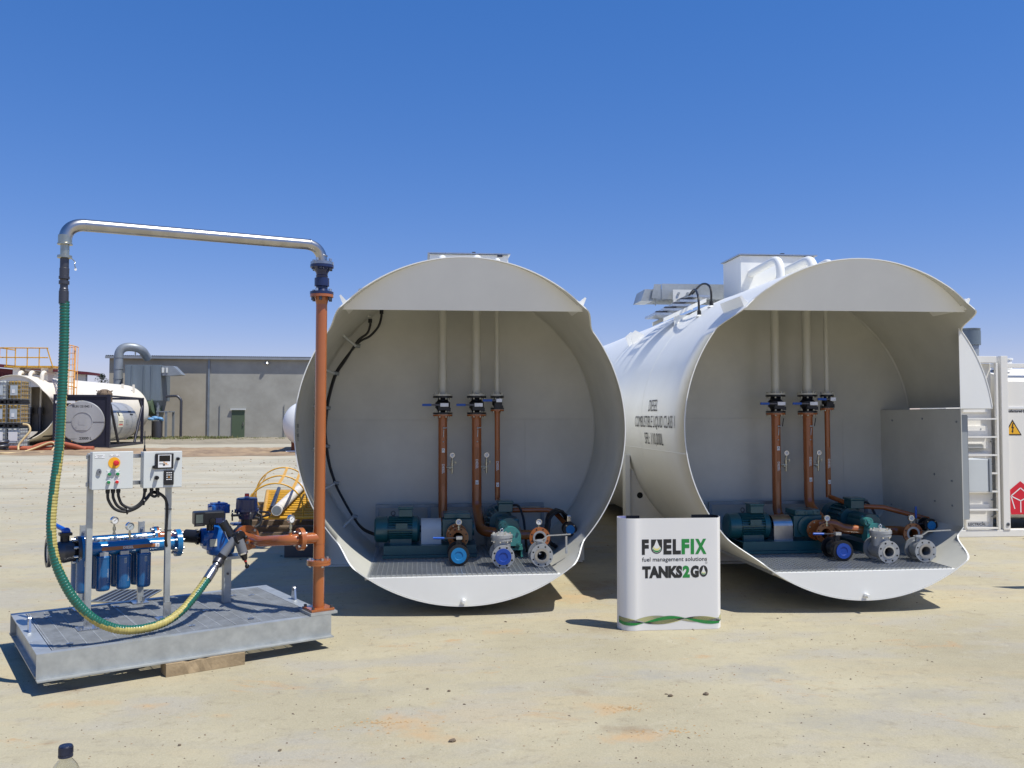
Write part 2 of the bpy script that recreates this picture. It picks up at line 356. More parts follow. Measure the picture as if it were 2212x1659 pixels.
def arc_path(pts, rad, sub=8):  # polyline with rounded corners
    P = [Vector(p) for p in pts]; out = [P[0]]
    for i in range(1, len(P)-1):
        a = (P[i-1]-P[i]); b = (P[i+1]-P[i]); la, lb = a.length, b.length; a.normalize(); b.normalize()
        ang = a.angle(b); d = min(rad/math.tan(ang/2), la*0.49 if i > 1 else la*0.95, lb*0.49 if i < len(P)-2 else lb*0.95)
        for k in range(sub+1):
            t = k/sub; p0 = P[i]+a*d; p1 = P[i]+b*d
            out.append((1-t)**2*p0+2*t*(1-t)*(P[i]*0.9+(p0+p1)*0.05)+t*t*p1)
    out.append(P[-1]); return out
def flange(mb, o, a, Rf, t=0.018, m=0, bm=1, nb=8, hole=0.0, hm=2, br=0.008, bh=0.012, both=0.0, bolts=True, boltholes=False, n=32):
    """raised disc from o along a; optional open bore, bolts or near-black discs painted as bolt-hole shade on the far face"""
    a = Vector(a).normalized(); o = Vector(o)
    if hole > 0:
        mb.lathe(o, a, [(0, Rf), (t, Rf)], n, m); mb.lathe(o, a, [(t, Rf), (t, hole)], n, m)
        mb.lathe(o, a, [(t, hole), (-0.08, hole*0.92)], n, m); mb.lathe(o, a, [(-0.08, hole*0.95), (-0.08, 0)], n, hm); mb.lathe(o, a, [(0, hole), (0, Rf)], n, m)
    else: mb.lathe(o, a, [(0, 0), (0, Rf), (t, Rf), (t, 0)], n, m)
    u, w = perp(a)
    if bolts: mb.bolts(o+a*t, a, Rf*0.82, nb, br, bh, bm, 0.5, both=(t+both) if both else 0.0)
    if boltholes:
        for k in range(nb):
            th = 2*math.pi*(k+0.5)/nb; p = o+a*(t+0.0006)+(u*math.cos(th)+w*math.sin(th))*Rf*0.82
            mb.lathe(p, a, [(0, 0.0085), (0, 0)], 10, hm)
def gauge(parent, c, face, r=0.028, stem=0.07, down=(0, 0, -1), name='pressure_gauge', needle=0.6, dialm='dial'):
    c = Vector(c); f = Vector(face).normalized(); d = Vector(down)
    g = MB(); g.lathe(c-f*0.012, f, [(0, 0), (0, r), (0.026, r), (0.026, r*0.86), (0.022, r*0.86)], 24, 0)
    g.lathe(c+f*0.009, f, [(0, r*0.86), (0, 0)], 24, 1)
    u, w = perp(f); a = u*math.cos(needle)+w*math.sin(needle); b = f.cross(a)
    p = c+f*0.0102; g.add([p-a*r*0.35-b*r*0.06, p+a*r*0.7-b*r*0.02, p+a*r*0.7+b*r*0.02, p-a*r*0.35+b*r*0.06], [(0, 1, 2, 3)], 2)
    ob = g.build(name, ['chrome', dialm, 'ink'], parent)
    st = MB(); q = c+d*r*0.9
    st.cyl(q, q+d*stem, 0.007, n=8); st.cyl(q+d*stem*0.3, q+d*stem*0.62, 0.013, n=6); st.cyl(q+d*stem*0.8, q+d*stem, 0.012, n=6)
    st.build('gauge_stem', 'zinc', ob); return ob

# ================================================================ SETTING
g = MB(); ys = [-40, -6, 0, 8, 16] + [22+i*1.5 for i in range(13)] + [60, 90, 200, 900]
xs = [-900, -200, -60, -20, -6, 0, 6, 20, 60, 200, 900]
g.add([(x, y, gz(y)) for y in ys for x in xs], [(j*len(xs)+i, j*len(xs)+i+1, (j+1)*len(xs)+i+1, (j+1)*len(xs)+i) for j in range(len(ys)-1) for i in range(len(xs)-1)])
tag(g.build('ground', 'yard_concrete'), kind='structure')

def sheet(name, x0, x1, yn, yf, m, kind, amp=0.5, lift=0.004, n=90, bumpy=0.0, rows=10, seed=1):
    rnd = random.Random(seed); s = MB(); ph = [rnd.uniform(0, 6.28) for _ in range(8)]
    def wob(x, k): return sum(math.sin(x*(0.35+0.5*j*j*0.35)+ph[(j+k) % 8])/(1+j) for j in range(5))*amp*0.45
    vs = []
    for j in range(rows+1):
        for i in range(n+1):
            x = x0+(x1-x0)*i/n; t = j/rows; y = (yn+wob(x, 0))*(1-t)+(yf+wob(x, 3))*t
            e = min(t, 1-t)*2; vs.append((x, y, gz(y)+lift+bumpy*min(1, e*3)*rnd.random()))
    w = n+1; s.add(vs, [(j*w+i, j*w+i+1, (j+1)*w+i+1, (j+1)*w+i) for j in range(rows) for i in range(n)], 0, True)
    return tag(s.build(name, m), kind=kind)
sheet('dirt_path', -45, 10, 36.5, 44.5, 'dirt', 'structure', 1.1, 0.006, 220, 0.10, 12, 3)
sheet('earth_verge', -45, 24, 51, 66.9, 'dirt_grey', 'structure', 1.3, 0.006, 160, 0.10, 12, 5)
sheet('dirt_path', 9.0, 16, 11.2, 12.3, 'dirt_grey', 'structure', 0.35, 0.006, 90, 0.04, 8, 9)
# grass strip along the building foot
rnd = random.Random(4); gr = MB()
for i in range(5200):
    x = rnd.uniform(-21, -9.5); y = rnd.triangular(57, 66.8, 64); h = rnd.uniform(0.05, 0.20)*(1.0 if y > 60 else 0.6)
    if x > -13.5: h *= 0.45
    a = rnd.uniform(0, 3.14); dx, dy = math.cos(a)*0.07, math.sin(a)*0.07; z = gz(y)
    gr.add([(x-dx, y-dy, z), (x+dx, y+dy, z), (x+rnd.uniform(-.06, .06), y+rnd.uniform(-.06, .06), z+h)], [(0, 1, 2)])
tag(gr.build('grass', 'grass'), 'low green grass growing along the foot of the concrete building', 'grass', kind='stuff')

# expansion joints sawn in the slab, as thin dark strips
j = MB()
def strip(x0, y0, x1, y1, w):
    d = Vector((x1-x0, y1-y0, 0)); nrm = Vector((-d.y, d.x, 0)).normalized()*w/2; N = 24
    vs = []
    for i in range(N+1):
        p = Vector((x0, y0, 0))+d*i/N; z = gz(p.y)+0.004; vs += [(p.x-nrm.x, p.y-nrm.y, z), (p.x+nrm.x, p.y+nrm.y, z)]
    j.add(vs, [(2*i, 2*i+2, 2*i+3, 2*i+1) for i in range(N)])
strip(-30, 23.7, 30, 21.4, 0.035)
tag(j.build('slab_joint', 'timber_old'), kind='structure')
# ================================================================ BACKGROUND
# --- concrete building
t = thing('concrete_building', 'long grey concrete panel building with a corrugated metal roof edge', 'building', base=(-23, 67, 0.2))
Yb = 67.0; zt = 6.12
edges = [-22.9, -15.72, -8.30, -0.9, 6.5, 13.9, 21.3]
for i in range(6):
    w = MB(); w.box(edges[i]+0.012, edges[i+1]-0.012, Yb, Yb+0.3, 0.0, zt)
    w.build('wall_panel', 'concrete_wall' if i == 0 else 'concrete_grey', t)
w = MB(); w.box(-22.9, 21.3, Yb+0.32, Yb+20, 0.0, zt-0.05); w.build('wall', 'concrete_grey', t)
w = MB(); n = 300; x0, x1 = -23.1, 21.5
vs = []
for i in range(n*2+1):
    x = x0+(x1-x0)*i/(2*n); z = zt+0.16+(0.055 if i % 2 else 0.0); vs += [(x, Yb-0.28, z), (x, Yb+20, z+0.3)]
w.add(vs, [(2*i, 2*i+2, 2*i+3, 2*i+1) for i in range(2*n)]); w.box(x0, x1, Yb-0.3, Yb-0.2, zt-0.04, zt+0.14); w.box(x0, x1, Yb-0.2, Yb+0.31, zt, zt+0.06)
w.build('roof', 'roof_metal', t)
for x in edges[1:6]:
    w = MB(); w.box(x-0.07, x+0.07, Yb-0.10, Yb-0.002, 0.2, zt-0.04); w.build('downpipe', 'duct_grey', t)
w = MB(); w.box(-14.03, -13.09, Yb-0.05, Yb-0.003, 0.24, 2.30); d = w.build('door', 'door_green', t)
w = MB(); w.box(-14.12, -13.0, Yb-0.16, Yb-0.052, 2.305, 2.42); w.build('door_hood', 'box_grey', t)
w = MB(); w.box(-13.2, -13.15, Yb-0.12, Yb-0.052, 1.1, 1.4); w.build('handle', 'chrome', d)
w = MB(); w.lathe((-11.5, Yb-0.16, 5.78), (0, 0, 1), [(0, 0), (0, .18), (.12, .10), (.12, 0)], 14); w.cyl((-11.5, Yb-0.16, 5.9), (-11.5, Yb-.003, 5.95), .03); w.build('wall_lamp', 'galv_bright', t)
for x in (-14.9, -10.2, -7.6, -2.5):
    w = MB(); w.cyl((x, Yb-0.05, 0.24), (x, Yb-0.05, 2.7), 0.022, n=8); w.build('conduit', 'galv_dull', t)
# --- dust extraction unit with goose-neck duct
t = thing('dust_extractor', 'tall blue grey sheet metal dust extractor standing against the building', 'dust extractor', base=(-19, 63.5, 0.2))
w = MB()
w.box(-20.35, -17.95, 62.6, 64.9, 2.9, 5.38)
for x in (-19.9, -19.1, -18.6): w.box(x, x+0.05, 62.55, 62.598, 2.9, 5.37)
w.build('housing', 'duct_blue', t, 0.01)
w = MB(); w.prism([(-20.3, 62.65, 2.895), (-17.98, 62.65, 2.895), (-18.4, 63.3, 1.75), (-18.75, 63.3, 1.75)], (0, 1.6, 0)); w.build('hopper', 'duct_blue', t)
w = MB(); w.prism([(-17.94, 62.7, 4.65), (-17.2, 62.7, 4.65), (-16.55, 62.7, 4.72), (-17.15, 62.7, 5.33), (-17.94, 62.7, 5.33)], (0, 1.0, 0))
w.box(-17.9, -17.75, 62.62, 62.695, 4.85, 5.2, 1); w.box(-17.62, -17.50, 62.62, 62.695, 4.85, 5.2, 1); w.build('outlet_hood', ['duct_grey', 'box_grey'], t)
w = MB(); w.tube(arc_path([(-21.05, 63.4, 3.9), (-21.05, 63.4, 6.72), (-19.72, 63.9, 6.66), (-19.55, 64.9, 6.0)], 0.9, 10), 0.30, 16); w.build('duct', 'duct_grey', t)
w = MB()
for z in (4.4, 5.1, 5.9): w.cyl((-21.05, 63.4, z), (-21.05, 63.4, z+.06), .33, n=20)
w.cyl((-20.3, 64.6, 6.2), (-20.3, 64.6, 6.7), .05, n=6); w.build('duct_ring', 'duct_grey', t)
for x, y in ((-20.2, 62.8), (-18.15, 62.8), (-17.6, 62.8), (-20.2, 64.6), (-17.6, 64.6)):
    w = MB(); w.box(x-.07, x+.07, y-.07, y+.07, gz(y), 2.9 if x < -18 else 2.1); w.build('leg', 'duct_grey', t)
w = MB(); w.box(-18.25, -17.5, 62.7, 64.6, 2.1, 2.18); w.build('shelf', 'duct_grey', t)
w = MB(); w.tube(arc_path([(-17.7, 63, 3.2), (-16.9, 63, 3.25), (-16.65, 63, 2.95), (-16.65, 63, 0.4)], .3), .09, 10); w.build('exhaust_pipe', 'dark_steel', t)
w = MB(); w.cyl((-19.6, 63.5, 2.55), (-18.3, 63.0, 2.55), .62, n=24); w.build('fan_drum', 'door_green', t)
b_ = MB()
b_.lathe((-18.02, 62.2, gz(62)), (0, 0, 1), [(0, 0), (0, .36), (1.25, .36), (1.25, .0)], 16)
b_.build; tag(b_.build('waste_drum', 'dark_steel'), 'dark drum under the dust extractor, blue tarpaulin over its rim', 'drum')
b_ = MB(); rnd = random.Random(2)
for i in range(9): b_.sphere((-18.2+rnd.uniform(-.2, .5), 62.0+rnd.uniform(-.2, .2), 1.62+rnd.uniform(-.08, .12)), rnd.uniform(.12, .22), 0, 8, (1.3, 1, .7))
tag(b_.build('tarpaulin', 'tarp'), 'crumpled light blue tarpaulin bundle on the drum', 'tarpaulin')
# --- maroon shed
t = thing('maroon_shed', 'long shed with maroon ribbed walls and cream end bay, left background', 'shed', base=(-34, 75, 0.2))
w = MB()
for i in range(70): w.box(-46+i*0.25, -45.88+i*0.25, 74.93, 74.999, 0.2, 6.5-i*0.0255)
w.prism([(-46, 75, .2), (-28.4, 75, .2), (-28.4, 75, 5.2), (-46, 75, 6.75)], (0, 2, 0)); w.build('wall', 'maroon', t)
w = MB(); w.prism([(-32.3, 74.5, .2), (-27.3, 74.5, .2), (-27.3, 74.5, 5.20), (-32.3, 74.5, 5.60)], (0, .4, 0)); w.build('wall', 'cream', t)
w = MB(); w.prism([(-46.5, 74.2, 6.85), (-26.95, 74.2, 5.2), (-26.95, 74.2, 5.42), (-46.5, 74.2, 7.08)], (0, 2.5, 0)); w.build('roof', 'maroon', t)
w = MB(); w.box(-29.0, -28.2, 74.40, 74.495, 0.2, 4.8, 0); w.box(-31.6, -30.4, 74.40, 74.495, 3.0, 4.4, 1); w.build('shutter', ['maroon', 'timber_old'], t)
# --- distant gum tree
t = thing('gum_tree', 'small distant gum tree peeping over the white tank beside the building', 'tree', base=(-34.2, 100, 0.2))
w = MB(); w.tube(bez([(-34.4, 100, .2), (-34.5, 100, 2.4), (-34.9, 100, 4.3), (-35, 100, 5.6)], 4), [0.22]*4+[0.18]*4+[0.12]*4+[0.06], 8)
w.tube([(-34.5, 100, 2.6), (-33.9, 100.2, 4.2), (-33.3, 100.2, 5)], [.13, .08, .04], 6); w.build('trunk', 'bark', t)
w = MB(); rnd = random.Random(31)
for cx, cz, r in ((-35.0, 5.7, .75), (-34.5, 5.2, .6), (-33.6, 5.0, .7), (-33.1, 4.5, .55), (-34.2, 4.5, .7), (-35.2, 4.9, .5), (-33.9, 3.9, .7), (-34.9, 6.2, .35), (-33.2, 5.35, .3)):
    for i in range(190):
        p = Vector((rnd.gauss(0, 1), rnd.gauss(0, 1), rnd.gauss(0, 1))).normalized()*(rnd.random()**.5)*r
        c = Vector((cx, 100, cz))+p; a = Vector((rnd.uniform(-1, 1), rnd.uniform(-1, 1), rnd.uniform(-1, .3))).normalized()*.10; b2 = a.cross(Vector((rnd.random(), rnd.random(), 1))).normalized()*.045
        w.add([c-a, c+b2, c+a, c-b2], [(0, 1, 2, 3)])
w.build('crown', 'leaf', t)

# ================================================================ STORAGE TANKS
TR = 1.596; DEP = 1.925
def yfront(z):
    def sm(t): t = max(0, min(1, t)); return t*t*(3-2*t)
    if z > 0: return 0.43*(1-sm((z-0.955)/0.165))+ (0.02*max(0, 1-abs(z-1.2)/.1) if z > 1.1 else 0)
    return 0.43*(1-sm((-z-1.06)/0.19))
def make_tank(name, label, frame, second, mirror_text):
    zg = -frame.translation.z
    t = thing(name, label, 'storage tank', frame, (0, 0, zg), 'large white horizontal fuel tanks')
    LEN = 13.2; TH = 0.010
    n = 400; th = [2*math.pi*k/n for k in range(n)]
    rows = [0, .06, .14, .22, .30, .43, .8, 1.2, DEP, 3, 5, 7, 9, 11, LEN]
    def P(k, y, r):
        a = th[k % n]; yf = yfront(r*math.sin(a)); return (r*math.cos(a), max(y, yf) if y > 0 else yf, r*math.sin(a))
    def cutface(k, yc):
        if not second or yc > DEP+.01: return False
        a = th[k % n]+math.pi/n; return math.cos(a)*TR > 1.245 and math.sin(a)*TR < 0.19 and math.sin(a)*TR > -1.0
    s = MB()
    for rad, flip, rws in ((TR, False, rows), (TR-TH, True, [y for y in rows if y <= DEP])):
        vs = [P(k, y, rad) for y in rws for k in range(n)]; fs = []
        for i in range(len(rws)-1):
            for k in range(n):
                if cutface(k, (rws[i]+rws[i+1])/2): continue
                k2 = (k+1) % n; q = (i*n+k, i*n+k2, (i+1)*n+k2, (i+1)*n+k)
                fs.append(tuple(reversed(q)) if flip else q)
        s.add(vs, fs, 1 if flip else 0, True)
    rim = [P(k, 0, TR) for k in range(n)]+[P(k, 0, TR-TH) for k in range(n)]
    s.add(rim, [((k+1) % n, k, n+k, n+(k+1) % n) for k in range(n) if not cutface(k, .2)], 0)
    s.build('shell', ['tank_white', 'bay_white_shaded'], t)
    # weld seams: one long weld and ring welds standing 2 mm proud
    sm = MB(); a0 = math.atan2(-0.252, -1.577)
    for y0, y1, a in ((0.45, 4.6, a0), (4.6, 9.2, a0+.5), (.45, 4.6, -0.2-math.pi/2)):
        sm = MB(); q = [((TR+rr_)*math.cos(a+da), y, (TR+rr_)*math.sin(a+da)) for y in (y0, y1) for da, rr_ in ((-.004, 0), (0, .004), (.004, 0))]
        sm.add(q, [(0, 1, 4, 3), (1, 2, 5, 4)], 0, True); sm.build('weld_seam', 'tank_white', t)
    for y in (2.1, 4.6, 7.2, 9.2, LEN-.02): sm = MB(); sm.lathe((0, y-.006, 0), (0, 1, 0), [(0, TR), (.006, TR+.004), (.012, TR)], 120, 0, True); sm.build('weld_seam', 'tank_white', t)
    e = MB(); e.lathe((0, LEN, 0), (0, 1, 0), [(.42*math.sin(a*math.pi/24), TR*math.cos(a*math.pi/24)) for a in range(13)], 96, 0, True); e.build('end_dome', 'tank_white', t)
    # back wall of the pump bay, shallow dish
    b = MB(); b.lathe((0, DEP, 0), (0, 1, 0), [(0, TR-TH-.001), (.004, TR-.04), (.014, TR-.12), (.03, 1.2), (.048, .8), (.058, .4), (.06, 0)], 96, 0, True)
    b.lathe((0, DEP-.004, 0), (0, 1, 0), [(-.012, TR-TH-.0005), (.0, TR-TH-.014), (.004, TR-TH-.016)], 96, 0, True)
    b.build('bay_back_wall', 'bay_white_shaded', t)
    def wy(x, z):
        r_ = math.hypot(x, z); K = [(0, .06), (.4, .058), (.8, .048), (1.2, .03), (TR-.12, .014), (TR-.04, .004), (TR, 0)]
        for (a, c), (d, e) in zip(K, K[1:]):
            if r_ <= d: return DEP+c+(e-c)*(r_-a)/(d-a)-.0025
        return DEP
    b = MB(); vs = []
    for i in range(61):
        x = -1.56+3.12*i/60; vs += [(x, wy(x, .09), .087), (x, wy(x, .09)-.002, .090), (x, wy(x, .09), .093)]
    b.add(vs, [(3*i+k, 3*i+3+k, 3*i+4+k, 3*i+1+k) for i in range(60) for k in range(2)], 0, True); b.build('plate_joint', 'bay_white_shaded', t)
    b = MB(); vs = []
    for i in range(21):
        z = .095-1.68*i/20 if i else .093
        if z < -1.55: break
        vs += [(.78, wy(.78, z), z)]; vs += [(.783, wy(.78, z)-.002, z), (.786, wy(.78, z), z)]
    nn = len(vs)//3; b.add([v for v in vs if math.hypot(v[0], v[2]) < 1.57], [(3*i+k, 3*i+3+k, 3*i+4+k, 3*i+1+k) for i in range(sum(1 for v in vs if math.hypot(v[0], v[2]) < 1.57)//3-1) for k in range(2)], 0, True); b.build('plate_joint', 'bay_white_shaded', t)
    # visor plate (leans in at the bottom) and sill plate
    def seg(z0, up_, r, y0, y1, thick, nm, m, x_lim=None):
        a = math.asin(z0/r); N = 48; pl = []
        for i in range(N+1):
            an = a+(math.pi-2*a)*i/N if up_ else (math.pi-a)+(math.pi+2*a)*i/N
            x, z = r*math.cos(an), r*math.sin(an); tt = (z-z0)/((r-z0) if up_ else (-r-z0)); pl.append((x, y1+(y0-y1)*tt, z))
        q = MB(); q.prism(pl, (0, thick, 0)); return q.build(nm, m, t)
    seg(1.115, True, TR-TH-.001, .004, .155, .008, 'visor_plate', 'tank_white')
    sp = seg(-1.325, False, TR-TH-.001, .004, .006, .010, 'sill_plate', 'tank_white')
    f = MB(); f.box(-.872, .872, .014, .075, -1.330, -1.3225); f.build('sill_lip', 'tank_white', t)
    d = MB(); d.cyl((-.02, .003, -1.545), (-.02, -.035, -1.545), .022, n=16); d.cyl((-.02, -.035, -1.545), (-.02, -.062, -1.545), .016, n=6); d.build('drain_plug', 'tank_white', t)
    # little rain-gutter fins beside the visor
    for sx in (-1, 1):
        q = MB(); x = math.sqrt(TR*TR-1.17**2); q.prism([(sx*(x-.02), .10, 1.17), (sx*(x+.05), .10, 1.245), (sx*(x+.062), .10, 1.235), (sx*(x+.02), .10, 1.13)], (0, .55, 0)); q.build('rain_gutter', 'tank_white', t)
    # floor grating
    q = MB(); xs_, ys_ = (-.90, .84), (.02, 1.86); z1 = -1.312
    k = xs_[0]
    while k <= xs_[1]: q.box(k-.0032, k+.0032, ys_[0], ys_[1], z1-.034, z1); k += .046
    k = ys_[0]+.01
    while k <= ys_[1]: q.box(xs_[0], xs_[1], k-.0045, k+.0045, z1-.030, z1+.0008); k += .060
    for a, b2 in ((xs_[0]-.006, xs_[0]), (xs_[1], xs_[1]+.006)): q.box(a, b2, ys_[0], ys_[1], z1-.03, z1+.001)
    q.build('floor_grating', 'grate_white', t)
    # saddles
    for y in (2.85, 10.2):
        q = MB(); N = 36; pl = []; xo = TR-.035
        for i in range(N+1):
            an = math.pi+R(20)+(math.pi-R(40))*i/N; pl.append(((TR+.001)*math.cos(an), y, (TR+.001)*math.sin(an)))
        pl = [(-xo, y, -.52)]+pl+[(xo, y, -.52), (xo, y, zg+.02), (-xo, y, zg+.02)]
        q.prism(pl, (0, .014, 0)); q.build('saddle_plate', 'off_white' if second else 'off_white', t)
        for sx in (-1, 1):
            q = MB(); q.box(sx*xo-.028+.028*sx, sx*xo+.028+.028*sx, y-.07, y+.08, zg+.02, -.36); q.build('saddle_flange', 'tank_white', t)
        q = MB(); q.box(-xo-.03, xo+.03, y-.10, y+.11, zg+.002, zg+.018); q.build('saddle_foot', 'off_white', t)
        q = MB(); q.lathe((-1.42, y-.001, -.86), (0, -1, 0), [(0, .038), (.0005, 0)], 20); q.build('saddle_hole', 'hole', t)
    # hatch box on top with lid and three goose-neck vent pipes
    q = MB(); q.box(-.30, .63, 2.30, 2.90, 1.45, 2.045); hb = q.build('hatch_box', 'tank_white', t, .003)
    q = MB(); q.box(-.325, .655, 2.275, 2.925, 2.048, 2.062); q.box(.20, .24, 2.28, 2.34, 2.063, 2.075, 1); q.box(.50, .56, 2.28, 2.34, 2.02, 2.047, 1); q.build('hatch_lid', ['galv_bright', 'dark_steel'], hb)
    for x, r in ((-.17, .046), (.21, .052), (.435, .032)):
        q = MB(); yb_ = 1.45; q.tube(arc_path([(x, yb_, 1.50), (x, yb_, 1.835+r*.6), (x, 2.299, 1.80+r*.6)], .16, 8), r, 18); q.build('vent_pipe', 'tank_white', t)
    # cable tray / walkway crossing the crown and the sloping rack below it
    q = MB(); q.box(-.98, .70, 3.32, 3.325, 1.6500, 1.8500); q.box(-.98, .70, 3.3255, 3.36, 1.8470, 1.8500)
    for i in range(28): q.box(-.97+i*.06, -.945+i*.06, 3.33, 3.80, 1.6500, 1.6700)
    for y_ in (3.40, 3.52, 3.64, 3.76): q.box(-1.20, .70, y_, y_+.012, 1.6350, 1.6490)
    q.box(-.98, .70, 3.80, 3.805, 1.6500, 1.8500); q.prism([(-1.12, 3.33, 1.6600), (-.985, 3.33, 1.6600), (-.985, 3.33, 1.8450), (-1.08, 3.33, 1.8450)], (0, .006, 0)); q.prism([(-1.25, 3.36, 1.6300), (-1.09, 3.36, 1.6300), (-1.09, 3.36, 1.7800), (-1.20, 3.36, 1.7800)], (0, .43, 0))
    for x_ in (-1.05, -.75, -.45): q.cyl((x_, 3.4, 1.5700), (x_, 3.4, 1.6900), .008, n=6)
    wk = q.build('walkway', 'galv', t)
    q = MB(); q.box(-.86, -.60, 3.22, 3.24, 1.50, 1.76); q.cyl((-.79, 3.222, 1.71), (-.79, 3.205, 1.71), .018, n=6, m=1); q.cyl((-.67, 3.222, 1.71), (-.67, 3.205, 1.71), .018, n=6, m=1); q.build('bracket', ['tank_white', 'galv'], wk)
    for i in range(2):
        q = MB(); q.prism([(-1.16, 2.62+i*.5, 1.27), (-.62, 2.62+i*.5, 1.52), (-.62, 2.62+i*.5, 1.57), (-1.16, 2.62+i*.5, 1.32)], (0, .03, 0)); q.build('rack_rail', 'tank_white', t)
    q = MB(); q.box(-1.02, -.76, 2.64, 2.66, 1.20, 1.36); q.cyl((-.88, 2.639, 1.31), (-.88, 2.63, 1.31), .014, n=8, m=1); q.build('rack_bracket', ['tank_white', 'dark_steel'], t)
    for x0, x1, z in ((-1.26, -1.04, 1.375), (-1.15, -.92, 1.43), (-1.04, -.80, 1.485), (-.94, -.66, 1.54), (-.84, -.56, 1.60)):
        q = MB(); q.box(x0, x1, 2.66, 3.14, z-.015, z+.015); q.build('rack_rung', 'galv_bright', t)
        if x0 < -.9: q = MB(); q.box(x0+.03, x0+.17, 2.70, 2.76, z+.016, z+.040); q.sphere((x0+.14, 2.73, z+.05), .025, 0, 8); q.build('cable_tie', 'dark_steel', t)
    # lifting lug
    a = R(131); q = MB(); ux, uz = math.cos(a), math.sin(a); tx, tz = -uz, ux
    pl = [(TR*ux+tx*b2+ux*c, 4.3, TR*uz+tz*b2+uz*c) for b2, c in ((-.11, -.01), (-.05, .13), (.05, .13), (.11, -.01))]
    q.prism(pl, (0, .03, 0)); q.prism([(p[0]+.0, p[1]+.26, p[2]) for p in pl], (0, .03, 0)); q.build('lifting_lug', 'white_gloss', t)
    # cables entering the crown on the left
    for x0, y0, x1, y1, a1 in ((-.80, 2.9, -1.00, 1.75, 128.9), (-.76, 2.9, -.84, 1.80, 121.8)):
        z0 = math.sqrt(TR*TR-x0*x0); z1_ = math.sqrt(TR*TR-x1*x1)
        q = MB(); q.tube(bez([(x0, y0+.2, z0+.16), (x0, y0-.1, z0+.22), ((x0+x1)/2, (y0+y1)/2-.1, (z0+z1_)/2+.30), (x1, y1+.03, z1_+.22), (x1, y1, z1_+.0)], 6), .0125, 8)
        q.cyl((x1, y1, z1_+.01), (x1, y1, z1_+.06), .024, n=8); q.lathe((x1, y1, z1_-.01), (0, 0, 1), [(0, .05), (.02, .03), (.02, 0)], 12, 1); q.build('roof_cable', ['rubber', 'tank_white'], t)
    # lettering on the left flank
    def cy(yc, zc, sc_):
        def f(x, y):
            z = zc+y; a_ = math.pi-math.asin(max(-1, min(1, z/TR))); return ((TR+.006)*math.cos(a_), yc-x, z)
        return f
    q = MB()
    for s_, yc, zc, wd in (('DIESEL', 1.60, .172, .36), ('COMBUSTIBLE LIQUID CLASS 1', 1.53, -.004, 1.60), ('SFL: 110,000L', 1.55, -.190, .74)):
        v, f_ = text_geo(s_, .182, bold=.0002); w0 = max(a_[0] for a_ in v)-min(a_[0] for a_ in v); k_ = wd/w0
        fn = cy(yc, zc, 1); q.add([fn(x*k_, y) for x, y in v], f_)
    if mirror_text: q.build('lettering', 'ink_soft', t)
    if not mirror_text:
        q = MB()
        for k_, (zc, s_) in enumerate(((.045, 'DIESEL'), (.0, 'C1'), (-.045, '110,000L'), (-.085, 'SFL'))):
            def fi(x, y, zc=zc): 
                z = zc-.02+y; a_ = math.pi-math.asin(z/(TR-TH)); return ((TR-TH-.0015)*math.cos(a_), .62+x, z)
            add_text(q, s_, .045, fi, bold=.001)
        q.build('lettering', 'ink_soft', t)
    if second:
        X = 1.24; zt_, zb_ = .182, -1.004
        q = MB(); q.box(X, X+.008, .432, DEP+.058, zb_, zt_)
        for y, z in ((.50, .05), (1.1, .08), (1.7, .06), (.6, -.55), (.9, -.50), (.6, -.80), (.9, -.78), (1.75, -.9)): q.cyl((X-.001, y, z), (X-.009, y, z), .011, n=6, m=1)
        sw = q.build('bay_side_wall', ['bay_white_shaded', 'galv_dull'], t)
        q = MB(); q.box(X, math.sqrt((TR-TH)**2-zt_**2)-.001, .44, DEP+.03, zt_-.006, zt_); q.build('bay_shelf', 'bay_white_shaded', t)
        pl = [(X, .434, zt_)]; a0_ = math.asin(zt_/(TR-.002)); a1_ = math.acos(X/(TR-.002)); N = 24
        for i in range(N+1):
            a = a0_+(a1_-a0_)*i/N; pl.append(((TR-.002)*math.cos(a), .434, (TR-.002)*math.sin(a)))
        q = MB(); q.prism(pl, (0, .008, 0)); q.build('cheek_plate', 'tank_white', t)
        q = MB(); q.box(X+.010, X+.115, .50, 1.30, -.93, .12); q.box(X+.117, X+.128, .515, 1.28, -.92, .11, 1); q.build('electrical_cabinet', ['box_grey_dark', 'dark_steel'], sw, .003)
        q = MB(); q.box(X+.13, X+.37, .56, .80, -.66, -.33); q.box(X+.372, X+.40, .55, .81, -.665, -.325, 1); q.build('junction_box', ['box_grey', 'box_grey_dark'], sw, .004)
    return t
def F(x, y, z, rz=0.0, ry=0.0): return Matrix.Translation((x, y, z)) @ Matrix.Rotation(rz, 4, 'Z') @ Matrix.Rotation(ry, 4, 'Y')
T1 = F(.41, 7.955, 1.683, 0, R(-.35)); T2 = F(4.123, 7.741, 1.71, 0, R(-.35))
tank1 = make_tank('storage_tank', 'large white fuel tank nearest the orange riser, black cables inside its open pump bay', T1, False, False)
tank2 = make_tank('storage_tank', 'large white fuel tank behind the banner, with DIESEL lettering on its flank', T2, True, True)

